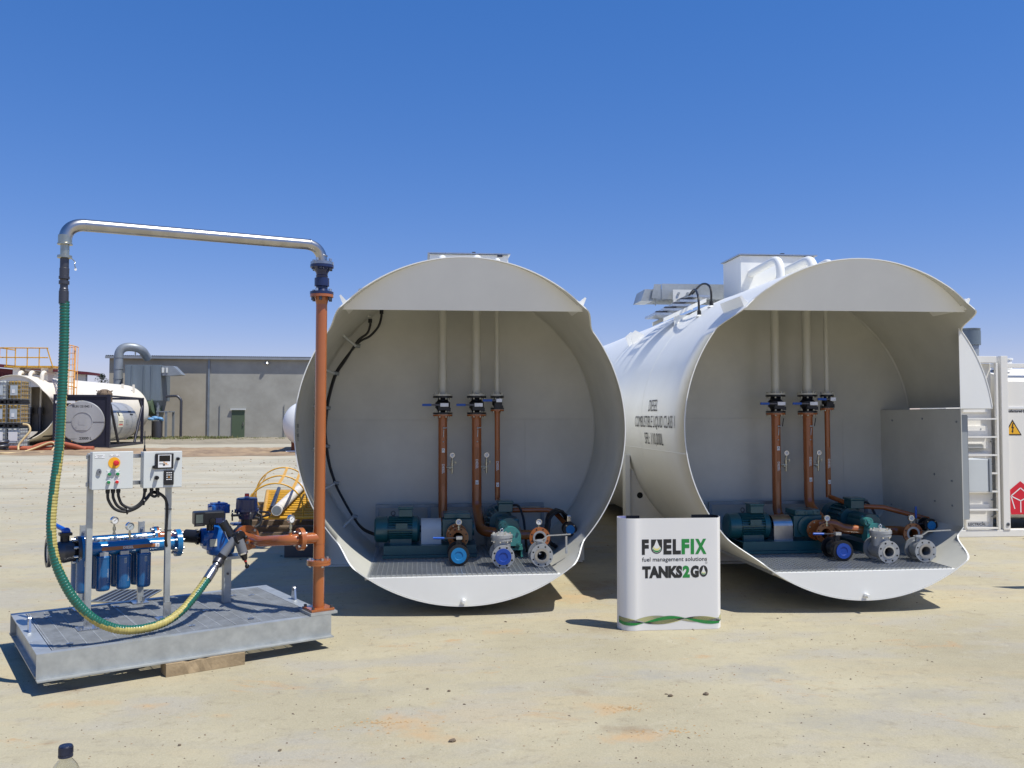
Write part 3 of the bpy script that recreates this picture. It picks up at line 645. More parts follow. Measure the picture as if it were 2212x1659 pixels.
WHICH = {1: 'in the left big tank', 2: 'in the right big tank'}
def ball_valve_v(parent, x, y, z0, z1, s, hx, hz, silver=True):
    """dark flanged ball valve on a vertical pipe, handle pointing left"""
    v = MB(); zm = (z0+z1)/2
    v.lathe((x, y, z0), (0, 0, 1), [(0, 0), (0, .108*s), (.018, .108*s), (.018, .05*s), (.05*s, .062*s), ((z1-z0)*.35, .082*s), ((z1-z0)*.65, .082*s), ((z1-z0)-.05*s, .06*s), ((z1-z0)-.018, .05*s), ((z1-z0)-.018, .108*s), ((z1-z0), .108*s), (z1-z0, 0)], 28)
    v.bolts((x, y, z1-.020), (0, 0, -1), .09*s, 8, .010, .016, 1, .5); v.bolts((x, y, z0+.02), (0, 0, 1), .09*s, 8, .010, .016, 1, .5)
    v.box(x-.05*s, x+.06*s, y-.11*s, y-.07*s, zm-.055, zm-.005); v.box(x+.03*s, x+.085*s, y-.09*s, y-.05*s, zm-.07, zm-.03)
    vb = v.build('valve_body', ['black', 'zinc'], parent)
    h = MB(); h.box(x-.03*s, x+.06*s, y-.135, y-.115, hz-.02, hz+.02, 2); h.box(min(x, hx+.09), x, y-.13, y-.122, hz-.009, hz+.009, 1); h.box(hx, hx+.10, y-.136, y-.116, hz-.013, hz+.013, 0)
    h.build('valve_handle', ['blue_handle', 'dark_steel', 'galv_bright'], vb, .002)
    return vb
def gauge_tap(parent, x, y, z):
    """small needle-valve branch with a gauge on the right side of a riser"""
    q = MB(); q.tube([(x, y, z), (x+.075, y, z)], .011, 8); q.cyl((x+.06, y, z-.07), (x+.06, y, z+.095), .0115, n=8); q.cyl((x+.06, y, z+.02), (x+.06, y, z+.05), .018, n=6)
    q.cyl((x+.06, y, z+.055), (x+.11, y, z+.055), .007, n=8); q.cyl((x+.10, y, z+.035), (x+.10, y, z+.068), .008, n=8); q.cyl((x+.03, y, z-.015), (x+.045, y, z-.015), .017, n=6)
    q.build('needle_valve', 'dark_steel' if False else 'zinc', parent)
    gauge(parent, (x+.062, y-.01, z+.132), (0, -1, 0), .026, .025)
def sticker(parent, x, y, z0, z1, w, up_):
    q = MB(); r = w/2
    q.box(x-r, x+r, y-.0015, y, z0, z1, 0)
    zz = z1+.002 if up_ else z0-.048
    q.box(x-r-.002, x+r+.002, y-.0018, y, zz, zz+.046, 1)
    sg = 1 if up_ else -1; zc = zz+.023
    for dz in (0,): q.add([(x-r*.7, y-.0026, zc-sg*.008), (x, y-.0026, zc+sg*.010), (x+r*.7, y-.0026, zc-sg*.008), (x+r*.7, y-.0026, zc-sg*.002), (x, y-.0026, zc+sg*.017), (x-r*.7, y-.0026, zc-sg*.002)], [(0, 1, 4, 5), (1, 2, 3, 4)], 2)
    add_text(q, 'DIESEL', .036, lambda a, b: (x+b-.013, y-.0026, (z0+z1)/2-a), 1, bold=.0008)
    q.build('pipe_label', ['orange_label', 'plate_white', 'ink'], parent)

def pump_bay(fr, k):
    W_ = WHICH[k]; FR = fr; zf = -1.312; O2 = k == 2
    # ---- three risers on the back wall
    for i, (x, r, s, hx, hz, zb) in enumerate(((-.165, .050, 1.0, -.39, .252, -.93), (.208, .054, 1.0, -.02, .252, -.86), (.437, .030, .70, .27, .30, -.80))):
        nm = ('left', 'middle', 'right')[i]
        lab = (f'left thick orange riser pipe with dark flanged valve, {W_}', f'middle thick orange riser pipe with dark flanged valve, {W_}', f'thin orange riser pipe at right of the three, {W_}')[i]
        t = thing('riser_pipe', lab, 'pipe', FR, (x, 1.65, zb), 'vertical pipes on the back walls of the pump bays')
        q = MB(); q.cyl((x, 1.65, .37), (x, 1.65, 1.55), r*.92, n=24); q.lathe((x, 1.65, .352), (0, 0, 1), [(0, 0), (0, .108*s), (.02, .108*s), (.02, .05*s), (.05, r)], 28); q.build('upper_pipe', 'bay_white_shaded', t)
        z0 = .152 if s == 1 else .205
        ball_valve_v(t, x, 1.65, z0, .349, s, hx, hz)
        q = MB(); path = [(x, 1.65, z0-.02), (x, 1.65, zb)]
        if i == 0: path = [(x, 1.65, z0-.02), (x, 1.65, -1.02), (x+.12, 1.40, -1.06)]
        if i == 1: path = [(x, 1.65, z0-.02), (x, 1.65, -.88), (x+.02, 1.25, -1.08), (x+.22, 1.12, -1.09)]
        q.tube(arc_path(path, .14), r, 24); q.lathe((x, 1.65, z0-.003), (0, 0, -1), [(0, 0), (0, .108*s), (.02, .108*s), (.02, r*1.15), (.055, r)], 28)
        q.bolts((x, 1.65, z0-.023), (0, 0, -1), .09*s, 8 if s == 1 else 4, .010, .014, 1, .5); q.bolts((x, 1.65, .372), (0, 0, 1), .09*s, 8 if s == 1 else 4, .010, .014, 1, .5); q.build('lower_pipe', ['orange', 'zinc'], t)
        yy = 1.65-r-.001
        if i == 0: sticker(t, x+.005, yy, -.62, -.27, .028, True)
        elif i == 1: sticker(t, x, yy, -.57, -.22, .028, False)
        else: sticker(t, x, yy, -.60, -.24, .026, False)
        if i < 2:
            gauge_tap(t, x+r-.008, 1.63, -.43)
            q = MB(); q.sphere((x+.01, 1.65-r, .0), .012, 0, 8); q.cyl((x+.01, 1.65-r, 0), (x+.045, 1.65-r-.01, .004), .006, n=6); q.cyl((x+.005, 1.65-r-.01, -.10), (x+.01, 1.65-r-.01, -.02), .004, n=6); q.sphere((x+.005, 1.65-r, -.15), .009, 0, 8)
            if O2: q.cyl((x+.055, 1.60, .0), (x+.07, 1.60, .09), .005, n=6, m=1)
            q.build('sample_tap', ['galv_bright', 'rubber'], t)
    # ---- support frame behind the pumps
    t = thing('support_frame', f'low galvanised angle frame behind the pumps, {W_}', 'frame', FR, (.04, 1.80, zf))
    q = MB(); q.box(-.90, .97, 1.78, 1.82, -.88, -.845); q.build('top_rail', 'galv_dull', t)
    for x in (-.90, -.33, .30, .94): q = MB(); q.box(x, x+.035, 1.785, 1.815, zf, -.882); q.build('post', 'galv_dull', t)
    # ---- long pump set
    xo = -.03 if O2 else 0.0
    t = thing('pump_set', f'teal electric motor and pump in line on a long base, {W_}', 'pump', FR, (-.4+xo, 1.16, zf), 'teal pump sets')
    q = MB(); y, z, r = 1.235, -1.044, .137
    q.lathe((-.88+xo, y, z), (1, 0, 0), [(0, 0), (0, r*.78), (.018, r*.96), (.13, r), (.13, r*.9), (.14, r*.9)], 32); q.build('fan_cover', 'teal', t)
    q = MB(); q.cyl((-.745+xo, y, z), (-.45+xo, y, z), r*.80, n=28)
    for kx in range(30):
        a = 2*math.pi*kx/30; c, s_ = math.cos(a), math.sin(a)
        q.box(-.735+xo, -.49+xo, y-.0035, y+.0035, z+r*.75, z+r*.99, rot=Matrix.Rotation(a, 3, 'X'), c=(-.61, y, z))
    q.lathe((-.49+xo, y, z), (1, 0, 0), [(0, 0), (0, r*1.02), (.05, r*1.02), (.075, r*.8), (.075, 0)], 32)
    for yy in (y-.1, y+.05): q.box(-.72+xo, -.50+xo, yy, yy+.05, -1.2, z-.09)
    q.box(-.66+xo, -.54+xo, y-.145, y-.115, z+.02, z+.075)
    q.build('motor', 'teal', t)
    q = MB(); q.box(-.63+xo, -.49+xo, y-.075, y+.07, z+r-.005, z+r+.075); q.box(-.64+xo, -.48+xo, y-.085, y+.08, z+r+.077, z+r+.097); q.build('terminal_box', 'teal', t, .006)
    q = MB(); q.tube([(-.69+xo+.02*math.cos(a*.5236), y, z+r+.026+.022*math.sin(a*.5236)) for a in range(13)], .006, 6); q.cyl((-.69+xo, y, z+r-.01), (-.69+xo, y, z+r+.006), .012, n=8); q.build('eye_bolt', 'dark_steel', t)
    q = MB(); N = 14; vs = []; r2 = .128
    for i in range(N+1):
        a = math.pi*.02+math.pi*.96*i/N; vs.append((r2*math.cos(a), z+.0+r2*.85*math.sin(a)))
    vs = [(-r2, -1.195)]+[(-p[0], p[1]) for p in vs]+[(r2, -1.195)]
    for i in range(len(vs)-1):
        (a, b), (c, d) = vs[i], vs[i+1]; q.add([(-.40+xo, y+a, b), (-.195+xo, y+a, b), (-.195+xo, y+c, d), (-.40+xo, y+c, d)], [(0, 1, 2, 3)], 0)
    q.build('coupling_guard', 'box_grey' if not O2 else 'stainless', t)
    q = MB(); q.cyl((-.44+xo, y, z), (-.15+xo, y, z), .035, n=14); q.build('shaft', 'dark_steel', t)
    q = MB(); q.box(-.18+xo, .13+xo, y-.12, y+.12, -1.16, -.935); q.box(-.165+xo, .11+xo, y-.13, y+.13, -.93, -.875); q.cyl((-.03+xo, y-.14, -1.05), (-.03+xo, y+.14, -1.05), .11, n=28); q.cyl((-.19+xo, y, -1.05), (.15+xo, y, -1.05), .075, n=24)
    for bx in (-.14, -.05, .04, .09): q.cyl((bx+xo, y-.131, -.90), (bx+xo, y-.142, -.90), .012, n=6)
    q.build('pump_casing', 'teal', t, .012)
    q = MB(); q.box(-.78+xo, .16+xo, .99, 1.005, -1.275, -1.185); q.box(-.78+xo, .16+xo, 1.006, 1.40, -1.195, -1.187); q.box(-.78+xo, .16+xo, 1.401, 1.415, -1.275, -1.185); q.box(-.79+xo, .17+xo, .96, 1.0, -1.305, -1.277); q.box(-.79+xo, .17+xo, 1.38, 1.43, -1.305, -1.277); q.build('base_frame', 'teal', t)
    # ---- head-on pump set
    x0 = .50; dx = .07 if O2 else 0.0
    t = thing('pump_set', f'teal gear pump set facing out with pale green cover, {W_}', 'pump', FR, (.5+dx, 1.1, zf), 'teal pump sets')
    q = MB(); q.lathe((x0-.06+dx, 1.72, -1.0), (0, -1, 0), [(0, 0), (0, .12), (.03, .15), (.16, .15), (.16, .13), (.17, .13), (.17, .0)], 32)
    for i in range(16):
        a = 2*math.pi*i/16; q.box(x0-.066+dx, x0-.054+dx, 1.30, 1.55, -1.0+.115, -1.0+.148, rot=Matrix.Rotation(a, 3, 'Y'), c=(x0-.06+dx, 1.4, -1.0))
    q.cyl((x0-.06+dx, 1.56, -1.0), (x0-.06+dx, 1.28, -1.0), .12, n=28); q.build('motor', 'teal', t)
    q = MB(); q.box(x0-.09+dx, x0+.06+dx, 1.22, 1.38, -.885, -.795); q.box(x0-.10+dx, x0+.07+dx, 1.21, 1.39, -.793, -.77); q.build('terminal_box', 'teal', t, .006)
    q = MB(); q.box(x0-.11+dx, x0+.10+dx, .98, 1.26, -1.17, -.925); q.cyl((x0-.01+dx, 1.27, -1.03), (x0-.01+dx, .96, -1.03), .115, n=28); q.build('gear_housing', 'teal', t, .02)
    q = MB(); q.cyl((x0-.075+dx, .975, -.985), (x0-.075+dx, .875, -.985), .047, n=24); q.cyl((x0-.075+dx, .874, -.985), (x0-.075+dx, .860, -.985), .022, n=6)
    for a in range(4): q.cyl((x0-.075+dx+.036*math.cos(a*1.57+.78), .876, -.985+.036*math.sin(a*1.57+.78)), (x0-.075+dx+.036*math.cos(a*1.57+.78), .866, -.985+.036*math.sin(a*1.57+.78)), .008, n=6)
    q.build('relief_valve', 'teal_light' if O2 else 'teal', t)
    q = MB(); N = 20; pl = [(x0-.105+dx, .86, -1.185), (x0+.105+dx, .86, -1.185)]+[(x0+dx+.105*math.cos(math.pi*i/N), .86, -1.09+.095*math.sin(math.pi*i/N)) for i in range(N+1)]
    q.prism(pl, (0, .11, 0))
    for sx, zz in ((-.078, -1.045), (.078, -1.045), (-.078, -1.16), (.078, -1.16)): q.cyl((x0+dx+sx, .859, zz), (x0+dx+sx, .846, zz), .014, n=6)
    q.box(x0-.035+dx, x0+.035+dx, .856, .8595, -1.09, -1.07); q.build('front_cover', 'teal_light', t, .006)
    q = MB(); q.box(x0-.10+dx, x0+.13+dx, .90, 1.5, -1.235, -1.215); q.box(x0+.05+dx, x0+.125+dx, .91, .99, -1.214, -1.18); q.box(x0-.10+dx, x0-.08+dx, .905, 1.5, zf+.005, -1.236); q.box(x0+.11+dx, x0+.13+dx, .905, 1.5, zf+.005, -1.236); q.cyl((x0+.09+dx, .93, -1.19), (x0+.09+dx, .93, -1.155), .014, n=6); q.build('foot', 'teal_light' if not O2 else 'teal', t)
    # black motor cable
    c = MB(); c.tube(bez([(x0+.06+dx, 1.3, -.82), (x0+.13+dx, 1.28, -.83), (x0+.17+dx, 1.2, -.95), (x0+.185+dx, 1.15, -1.12), (x0+.20+dx, 1.15, zf+.015)], 5), .013, 8); c.build('motor_cable', 'rubber', t)
    # ---- left suction spool with gauge
    sx = .045 if O2 else -.028
    t = thing('pipe_spool', f'open orange flanged stub left of the silver valves, {W_}', 'pipe', FR, (sx, 1.0, -1.2), 'open orange flanged stubs')
    q = MB(); q.cyl((sx, 1.10, -1.10), (sx, .93, -1.10), .055, n=24, caps=False); flange(q, (sx, .93, -1.10), (0, -1, 0), .105, .022, 0, 1, 8, .052, 2, bolts=False, boltholes=True); q.build('flanged_stub', ['orange', 'zinc', 'hole'], t)
    q = MB(); flange(q, (sx-.05 if O2 else sx-.012, 1.03, -1.075), (0, -1, 0), .105, .02, 0, 1, 8); q.build('backing_flange', ['orange', 'zinc', 'hole'], t)
    if O2:
        q = MB(); q.tube(arc_path([(sx-.02, 1.04, -1.02), (sx+.12, 1.0, -1.0), (sx+.22, .98, -1.06), (x0-.08+dx, .98, -1.08)], .15), .045, 18); q.build('cross_pipe', 'orange', t)
    gauge(t, (sx+.005, .90, -.94), (0, -1, 0), .03, .055)
    # ---- right discharge spool
    sx = .93 if O2 else .789
    t = thing('pipe_spool', f'open orange flanged outlet with a gauge, right of the pump, {W_}', 'pipe', FR, (sx, .9, -1.2), 'open orange flanged stubs')
    q = MB(); q.tube(arc_path([(x0+.09+dx, 1.05, -1.10), (sx, 1.05, -1.10), (sx, .82, -1.10)], .10), .050, 22, caps=False)
    q.lathe((x0+.10+dx, 1.05, -1.10), (1, 0, 0), [(0, 0), (0, .085), (.018, .085), (.018, 0)], 24); q.build('elbow_pipe', 'orange', t)
    q = MB(); flange(q, (sx, .82, -1.10), (0, -1, 0), .105, .022, 0, 1, 8, .048, 2, bolts=False, boltholes=True); q.lathe((sx, .797, -1.10), (0, -1, 0), [(0, .070), (.004, .070), (.004, .050)], 28, 3); q.build('flange', ['orange', 'zinc', 'hole', 'cast_steel'], t)
    gauge(t, (sx-.004, .83, -.945), (0, -1, 0), .03, .055)
    # ---- thin return pipe and small valve at the right
    pts = [(.44, 1.62, -.79), (.46, 1.35, -.877), (1.0, 1.30, -.877), (1.115, 1.0, -1.02)] if not O2 else [(.44, 1.62, -.79), (.55, 1.28, -.862), (.82, 1.18, -.868), (1.22, 1.05, -.98), (1.30, .96, -1.0)]
    t = thing('return_pipe', f'thin orange pipe bending across to a small blue capped valve, {W_}', 'pipe', FR, pts[2], 'thin orange return pipes')
    q = MB(); q.tube(arc_path(pts, .12), .026, 18); q.build('pipe', 'orange', t)
    e = Vector((1.119, .90, -1.036)) if not O2 else Vector((1.15, .94, -1.03))
    if O2: e = Vector((1.13, .80, -1.02))
    q = MB(); q.lathe(e+Vector((-.0, .13, 0)), (0, -1, 0), [(0, 0), (0, .07), (.016, .07), (.016, .04), (.05, .052), (.09, .04), (.115, .04), (.115, .07), (.13, .07), (.13, 0)], 26, 0); q.bolts(e, (0, -1, 0), .057, 4, .008, .008, 1, .5); q.build('valve_body', ['black', 'zinc'], t)
    q = MB(); q.lathe(e+Vector((0, -.001, 0)), (0, -1, 0), [(0, .045), (.007, .045), (.007, .020), (.004, .018), (.004, 0)], 26); q.build('blue_cap', 'blue_cap', t)
    if not O2:
        q = MB(); q.box(e.x-.028, e.x+.012, e.y+.02, e.y+.07, e.z+.075, e.z+.14, 0); q.cyl(e+Vector((-.005, .05, .04)), e+Vector((-.005, .05, .09)), .014, n=10, m=1); q.build('valve_handle', ['chrome', 'dark_steel'], t, .006)
    else:
        q = MB(); q.cyl((e.x-.13, e.y+.06, e.z-.20), (e.x-.13, e.y+.06, e.z+.07), .006, n=8, m=1); q.cyl((e.x-.13, e.y+.06, e.z+.07), (e.x-.13, e.y+.06, e.z+.19), .011, n=8, m=0); q.cyl((e.x-.13, e.y+.06, e.z+.01), (e.x, e.y+.06, e.z+.01), .008, n=8, m=1); q.build('valve_handle', ['blue_handle', 'dark_steel'], t)
    # ---- loose black valve standing on the grating
    x, z = (-.042 if not O2 else .005), zf+.102
    t = thing('loose_valve', ('black flanged valve with a pale blue cap standing on the grating' if not O2 else 'black flanged valve with a dark blue cap standing on the grating'), 'valve', FR, (x, .55, zf), 'loose valves standing on the grating')
    q = MB(); q.lathe((x, .74, z), (0, -1, 0), [(0, 0), (0, .102), (.02, .102), (.02, .06), (.06, .078), (.17, .082), (.22, .06), (.255, .06), (.255, .102), (.277, .102), (.277, 0)], 32, 0)
    q.cyl((x, .60, z+.07), (x+.01, .60, z+.135), .028, n=16); q.bolts((x, .484, z), (0, 1, 0), .085, 8, .009, .012, 1, .5); q.build('body', ['black', 'zinc'], t)
    q = MB(); q.lathe((x, .4625, z), (0, -1, 0), [(0, .075), (.009, .075), (.009, .041), (.005, .038), (.005, 0)], 32); q.build('cap', 'blue_cap' if not O2 else 'royal_cap', t)
    q = MB(); q.box(x-.02, x+.04, .575, .625, z+.136, z+.166, 2); q.box(x-.155, x+.02, .592, .604, z+.146, z+.156, 1); q.cyl((x-.245, .598, z+.153), (x-.135, .598, z+.150), .0115, n=10, m=0); q.build('handle', ['blue_handle', 'dark_steel', 'galv_bright'], t, .002)
    # ---- loose silver check valve
    x, z = .372 if not O2 else .385, zf+.108
    t = thing('loose_valve', (f'silver check valve with bolted round bonnet and blue cap' if not O2 else 'silver check valve with bolted round bonnet and open bore'), 'valve', FR, (x, .45, zf), 'loose valves standing on the grating')
    q = MB(); ya, yb = .60, .30
    q.lathe((x, ya, z), (0, -1, 0), [(0, 0), (0, .108), (.02, .108), (.02, .07), (.05, .08), (.15, .085), (.24, .075), (.275, .066), (.276, .108)], 36, 0)
    if not O2: q.lathe((x, ya-.276, z), (0, -1, 0), [(0, .108), (.022, .108), (.022, 0)], 36, 0)
    else: flange(q, (x, ya-.276, z), (0, -1, 0), .108, .022, 0, 1, 8, .046, 2, bolts=False)
    u_, w_ = perp(Vector((0, -1, 0)))
    for kk in range(8):
        a = 2*math.pi*(kk+.5)/8; p = Vector((x, ya-.2987, z))+(u_*math.cos(a)+w_*math.sin(a))*.089; q.lathe(p, (0, -1, 0), [(0, .0095), (0, 0)], 10, 2)
    q.lathe((x, .455, z+.04), (0, 0, 1), [(0, .085), (.095, .085), (.095, .100), (.118, .100), (.118, .09), (.122, .09), (.122, .105), (.150, .105), (.156, .085), (.168, .05), (.172, 0)], 36, 0)
    q.build('body', ['cast_steel', 'zinc', 'hole'], t)
    q = MB(); q.bolts((x, .455, z+.19), (0, 0, 1), .086, 8, .010, .020, 0, .3); q.bolts((x, .455, z+.134), (0, 0, -1), .092, 8, .009, .014, 0, .3); q.tube([(x+.014*math.cos(a*.5236), .455, z+.232+.016*math.sin(a*.5236)) for a in range(13)], .005, 6); q.build('bonnet_bolts', 'chrome', t)
    q = MB()
    if not O2: q.lathe((x, .3005, z), (0, -1, 0), [(0, .077), (.010, .077), (.010, .042), (.005, .039), (.005, 0)], 32); q.build('cap', 'royal_cap', t)
    else: q.lathe((x, .3005, z), (0, -1, 0), [(0, .062), (.004, .062), (.004, .047)], 32); q.build('seal_ring', 'galv_bright', t)
    # ---- loose silver ball valve
    x = .743 if not O2 else .772
    t = thing('loose_valve', f'silver ball valve with a long bent lever {W_}', 'valve', FR, (x, .42, zf), 'loose valves standing on the grating')
    q = MB(); q.lathe((x, .52, z), (0, -1, 0), [(0, 0), (0, .108), (.02, .108), (.02, .065), (.04, .08), (.10, .088), (.15, .08), (.178, .066), (.179, .108)], 36, 0)
    flange(q, (x, .341, z), (0, -1, 0), .108, .022, 0, 1, 8, .044, 2, bolts=False, boltholes=True); q.lathe((x, .318, z), (0, -1, 0), [(0, .070), (.006, .070), (.006, .046)], 32, 3)
    q.cyl((x-.01, .43, z+.08), (x-.01, .43, z+.125), .03, n=16); q.lathe((x-.01, .43, z+.12), (0, 0, 1), [(0, 0), (0, .045), (.012, .045), (.012, 0)], 16); q.build('body', ['cast_steel', 'zinc', 'hole', 'stainless'], t)
    q = MB(); q.sphere((x-.010, .405, z+.010), .022, 0, 16); q.build('ball', 'chrome', t)
    h = MB(); zz = z+.135; P_ = [(x-.035, .43, zz), (x+.02, .42, zz+.004), (x+.075, .405, zz+.045), (x+.285, .36, zz+.060)]
    for (a, b_2) in zip(P_, P_[1:]):
        a, b_2 = Vector(a), Vector(b_2); d = (b_2-a).normalized(); s_ = d.cross(Vector((0, 0, 1))).normalized()*.015; n_ = s_.cross(d).normalized()*.005
        h.add([a-s_-n_, a+s_-n_, a+s_+n_, a-s_+n_, b_2-s_-n_, b_2+s_-n_, b_2+s_+n_, b_2-s_+n_], [(3, 2, 1, 0), (4, 5, 6, 7), (0, 1, 5, 4), (1, 2, 6, 5), (2, 3, 7, 6), (3, 0, 4, 7)])
    h.build('lever', 'galv_bright', t)
    if not O2:
        q = MB(); q.box(.985, 1.003, .40, .415, -1.20, -1.035); tag(q.build('lever_rest', 'galv_bright', None), 'short upright steel bar under the silver lever', 'bar'); bpy.data.objects['lever_rest'].matrix_world = FR
    return
pump_bay(T1, 1); pump_bay(T2, 2)

# ---- cables clipped to the inside wall of the first tank
t = thing('bay_cable', 'pair of black cables clipped round the inside wall of the tank', 'cable', T1, (-1.3, 1.6, 0))
rc = TR-.075
def wallpt(a, y, r=rc): return (r*math.cos(R(a)), y, r*math.sin(R(a)))
CB = [(-.89, 1.80, 1.00), (-1.02, 1.80, .93), (-1.115, 1.80, .965-.06), (-1.245, 1.80, .76), (-1.345, 1.80, .60), (-1.41, 1.80, .38), (-1.437, 1.79, .22), (-1.455, 1.78, .0), (-1.437, 1.77, -.20), (-1.404, 1.76, -.39), (-1.335, 1.74, -.60), (-1.248, 1.70, -.767), (-1.128, 1.62, -.955), (-1.02, 1.48, -1.06), (-.88, 1.30, -1.10)]
q = MB(); q.tube(bez([(-.84, 1.80, 1.30), (-.845, 1.80, 1.22), (-.88, 1.80, 1.12), (-.97, 1.80, 1.02), (-1.09, 1.80, .95)]+[Vector(p) for p in CB[3:]], 8), .013, 8); q.build('cable', 'rubber', t)
q = MB(); q.tube(bez([(-.965, 1.80, 1.20), (-.965, 1.80, 1.14), (-1.00, 1.80, 1.05), (-1.10, 1.785, .965)]+[Vector(p)+Vector((.012, -.028, -.012)) for p in CB[3:]], 8), .013, 8); q.build('cable', 'rubber', t)
for k_, ext in ((2, .22), (4, .14), (6, .05), (8, .05), (10, .16), (12, .18)):
    p = Vector(CB[k_]); w_ = Vector((p.x*1.06, p.y-ext-.1, p.z*1.06)); rr2 = math.hypot(w_.x, w_.z); w_.x *= (TR-.012)/rr2; w_.z *= (TR-.012)/rr2; q = MB()
    q.cyl(p-Vector((.01, .03, -.01)), p+Vector((.045, -.03, .0)), .022, n=10, m=1); q.tube([w_, p.lerp(w_, .4), p-Vector((0, .02, 0))], [.014, .016, .016], 6, 0); q.build('cable_clip', ['box_grey', 'galv_dull'], t)
q = MB(); q.cyl((-.84, 1.80, 1.27), (-.84, 1.80, 1.315), .022, n=8); q.build('cable_gland', 'rubber', t); q = MB(); q.cyl((-.965, 1.80, 1.17), (-.965, 1.80, 1.215), .022, n=8); q.build('cable_gland', 'rubber', t)
# ---- coil of black hose leaning at the right of bay one
q = MB(); N = 150
q.tube([(1.02+.30*math.cos(i*.35)*.45+.012*math.sin(i*1.7), 1.02+i*.0016+.14*math.cos(i*.35), -1.05+.185*math.sin(i*.35)) for i in range(N)], .014, 7)
hc = q.build('hose_coil', 'rubber'); hc.matrix_world = T1; tag(hc, 'coil of black hose leaning inside the tank at the right', 'hose')

# ================================================================ EQUIPMENT SKID (local frame: x along the long side, y to the back)
S = F(-1.927, 7.107, 0, R(29.71))
ZT = .259
t = thing('skid_base', 'galvanised steel skid platform with bar grating deck, front left', 'platform', S, (0, 0, .09))
for nm, y in (('side_beam', -1), ('side_beam', 1)):
    q = MB()
    def yb2(a, b, z0, z1): q.box(-1.021, 1.021, min(y*a, y*b), max(y*a, y*b), z0, z1)
    yb2(.713, .721, .101, ZT-.009); yb2(.660, .721, ZT-.009+.0002, ZT); yb2(.700, .776, .090, .0995)
    yb2(.721, .727, .0997, .104)
    q.build(nm, 'galv', t)
for x in (-1, 1):
    q = MB(); xo = x*1.0205; xi = x*.985
    q.box(min(xi, xi-x*.008), max(xi, xi-x*.008), -.66, .66, .099, ZT-.009)
    for z in (.0905, ZT-.0095): q.box(min(xo, xo-x*.095), max(xo, xo-x*.095), -.6605, .6605, z, z+.009)
    q.build('end_beam', 'galv', t)
for x in (-.35, .35):
    q = MB(); q.box(x-.03, x+.03, -.68, .68, .10, .205); q.build('cross_beam', 'galv_dull', t)
q = MB(); y = -.645
while y < .655: q.box(-.918, .918, y-.0025, y+.0025, ZT-.030, ZT+.001); y += .030
x = -.90
while x < .91: q.box(x-.0025, x+.0025, -.645, .65, ZT-.020, ZT-.001); x += .10
for x in (-.918, -.31, .30, .918): q.box(x-.003, x+.003, -.65, .655, ZT-.03, ZT+.0016)
q.build('deck_grating', 'galv_grate', t)
for x, y in ((-.80, -.55), (-.80, .40), (-.3, .5), (.02, -.5), (.45, -.52), (.62, .40), (.75, .33), (-.45, .1), (.25, -.05)):
    q = MB(); q.box(x-.022, x+.022, y-.012, y+.012, ZT+.002, ZT+.006); q.cyl((x, y, ZT+.006), (x, y, ZT+.012), .007, n=6); q.build('grating_clip', 'galv_bright', t)
for x, y in ((-.985, .0), (.985, -.02)):
    q = MB(); N = 12; pl = [(x, y-.042, ZT), (x, y+.042, ZT)]+[(x, y+.024*math.cos(math.pi*i/N), ZT+.085+.024*math.sin(math.pi*i/N)) for i in range(N+1)]
    q.prism(pl, (.016, 0, 0)); q.lathe((x-.0006, y, ZT+.082), (-1, 0, 0), [(0, .013), (0, 0)], 12, 1); q.lathe((x+.0166, y, ZT+.082), (1, 0, 0), [(0, .013), (0, 0)], 12, 1); q.build('lifting_lug', ['galv_bright', 'hole'], t)
def block(x0, x1, y0, y1, label, m='timber', seed=1):
    rnd = random.Random(seed); q = MB(); n = 14; vs = []
    for i in range(n+1):
        x = x0+(x1-x0)*i/n
        for (y, z) in ((y0, .002), (y1, .002), (y1, .088), (y0, .088)):
            chip = -.016*rnd.random() if (z > .05 and y == y0 and 4 <= i <= 7) else 0
            vs.append((x, y+rnd.uniform(-.001, .001)-chip*1.5, z+chip+rnd.uniform(-.0012, 0)))
    fs = [(i*4+k, i*4+(k+1) % 4, i*4+4+(k+1) % 4, i*4+4+k) for i in range(n) for k in range(4)]+[(3, 2, 1, 0), (n*4, n*4+1, n*4+2, n*4+3)]
    q.add(vs, fs); o = q.build('timber_block', m); o.matrix_world = S; tag(o, label, 'timber block')
block(-.235, .315, -.800, -.655, 'rough sawn timber block under the front edge of the steel skid')
block(-.30, .30, .60, .70, 'timber block under the back edge of the steel skid', 'timber_old', 3)

# ---- control stand
t = thing('control_stand', 'pair of galvanised posts carrying the two grey control boxes', 'stand', S, (-.35, -.15, ZT))
for x in (-.625, -.075):
    q = MB(); q.box(x-.02, x+.02, -.17, -.13, ZT+.012, 1.53); q.build('post', 'galv', t, .002)
    q = MB(); q.box(x-.07, x+.07, -.22, -.08, ZT+.002, ZT+.010); q.box(x-.028, x+.028, -.178, -.171, ZT+.0105, ZT+.13); q.cyl((x, -.179, ZT+.06), (x, -.188, ZT+.06), .011, n=6)
    for bx, by in ((-.05, -.20), (.05, -.20)): q.cyl((x+bx, by, ZT+.010), (x+bx, by, ZT+.024), .010, n=6)
    q.build('post_foot', 'galv_bright', t)
for z in (1.305, 1.505):
    q = MB(); q.box(-.66, -.02, -.178, -.172, z-.015, z+.015); q.box(-.66, -.02, -.195, -.1785, z+.012, z+.015); q.build('cross_rail', 'galv_bright', t)
for z in (1.09, .93): q = MB(); q.box(-.098, -.052, -.1745, -.1265, z, z+.006); q.build('cable_strap', 'rubber', t)
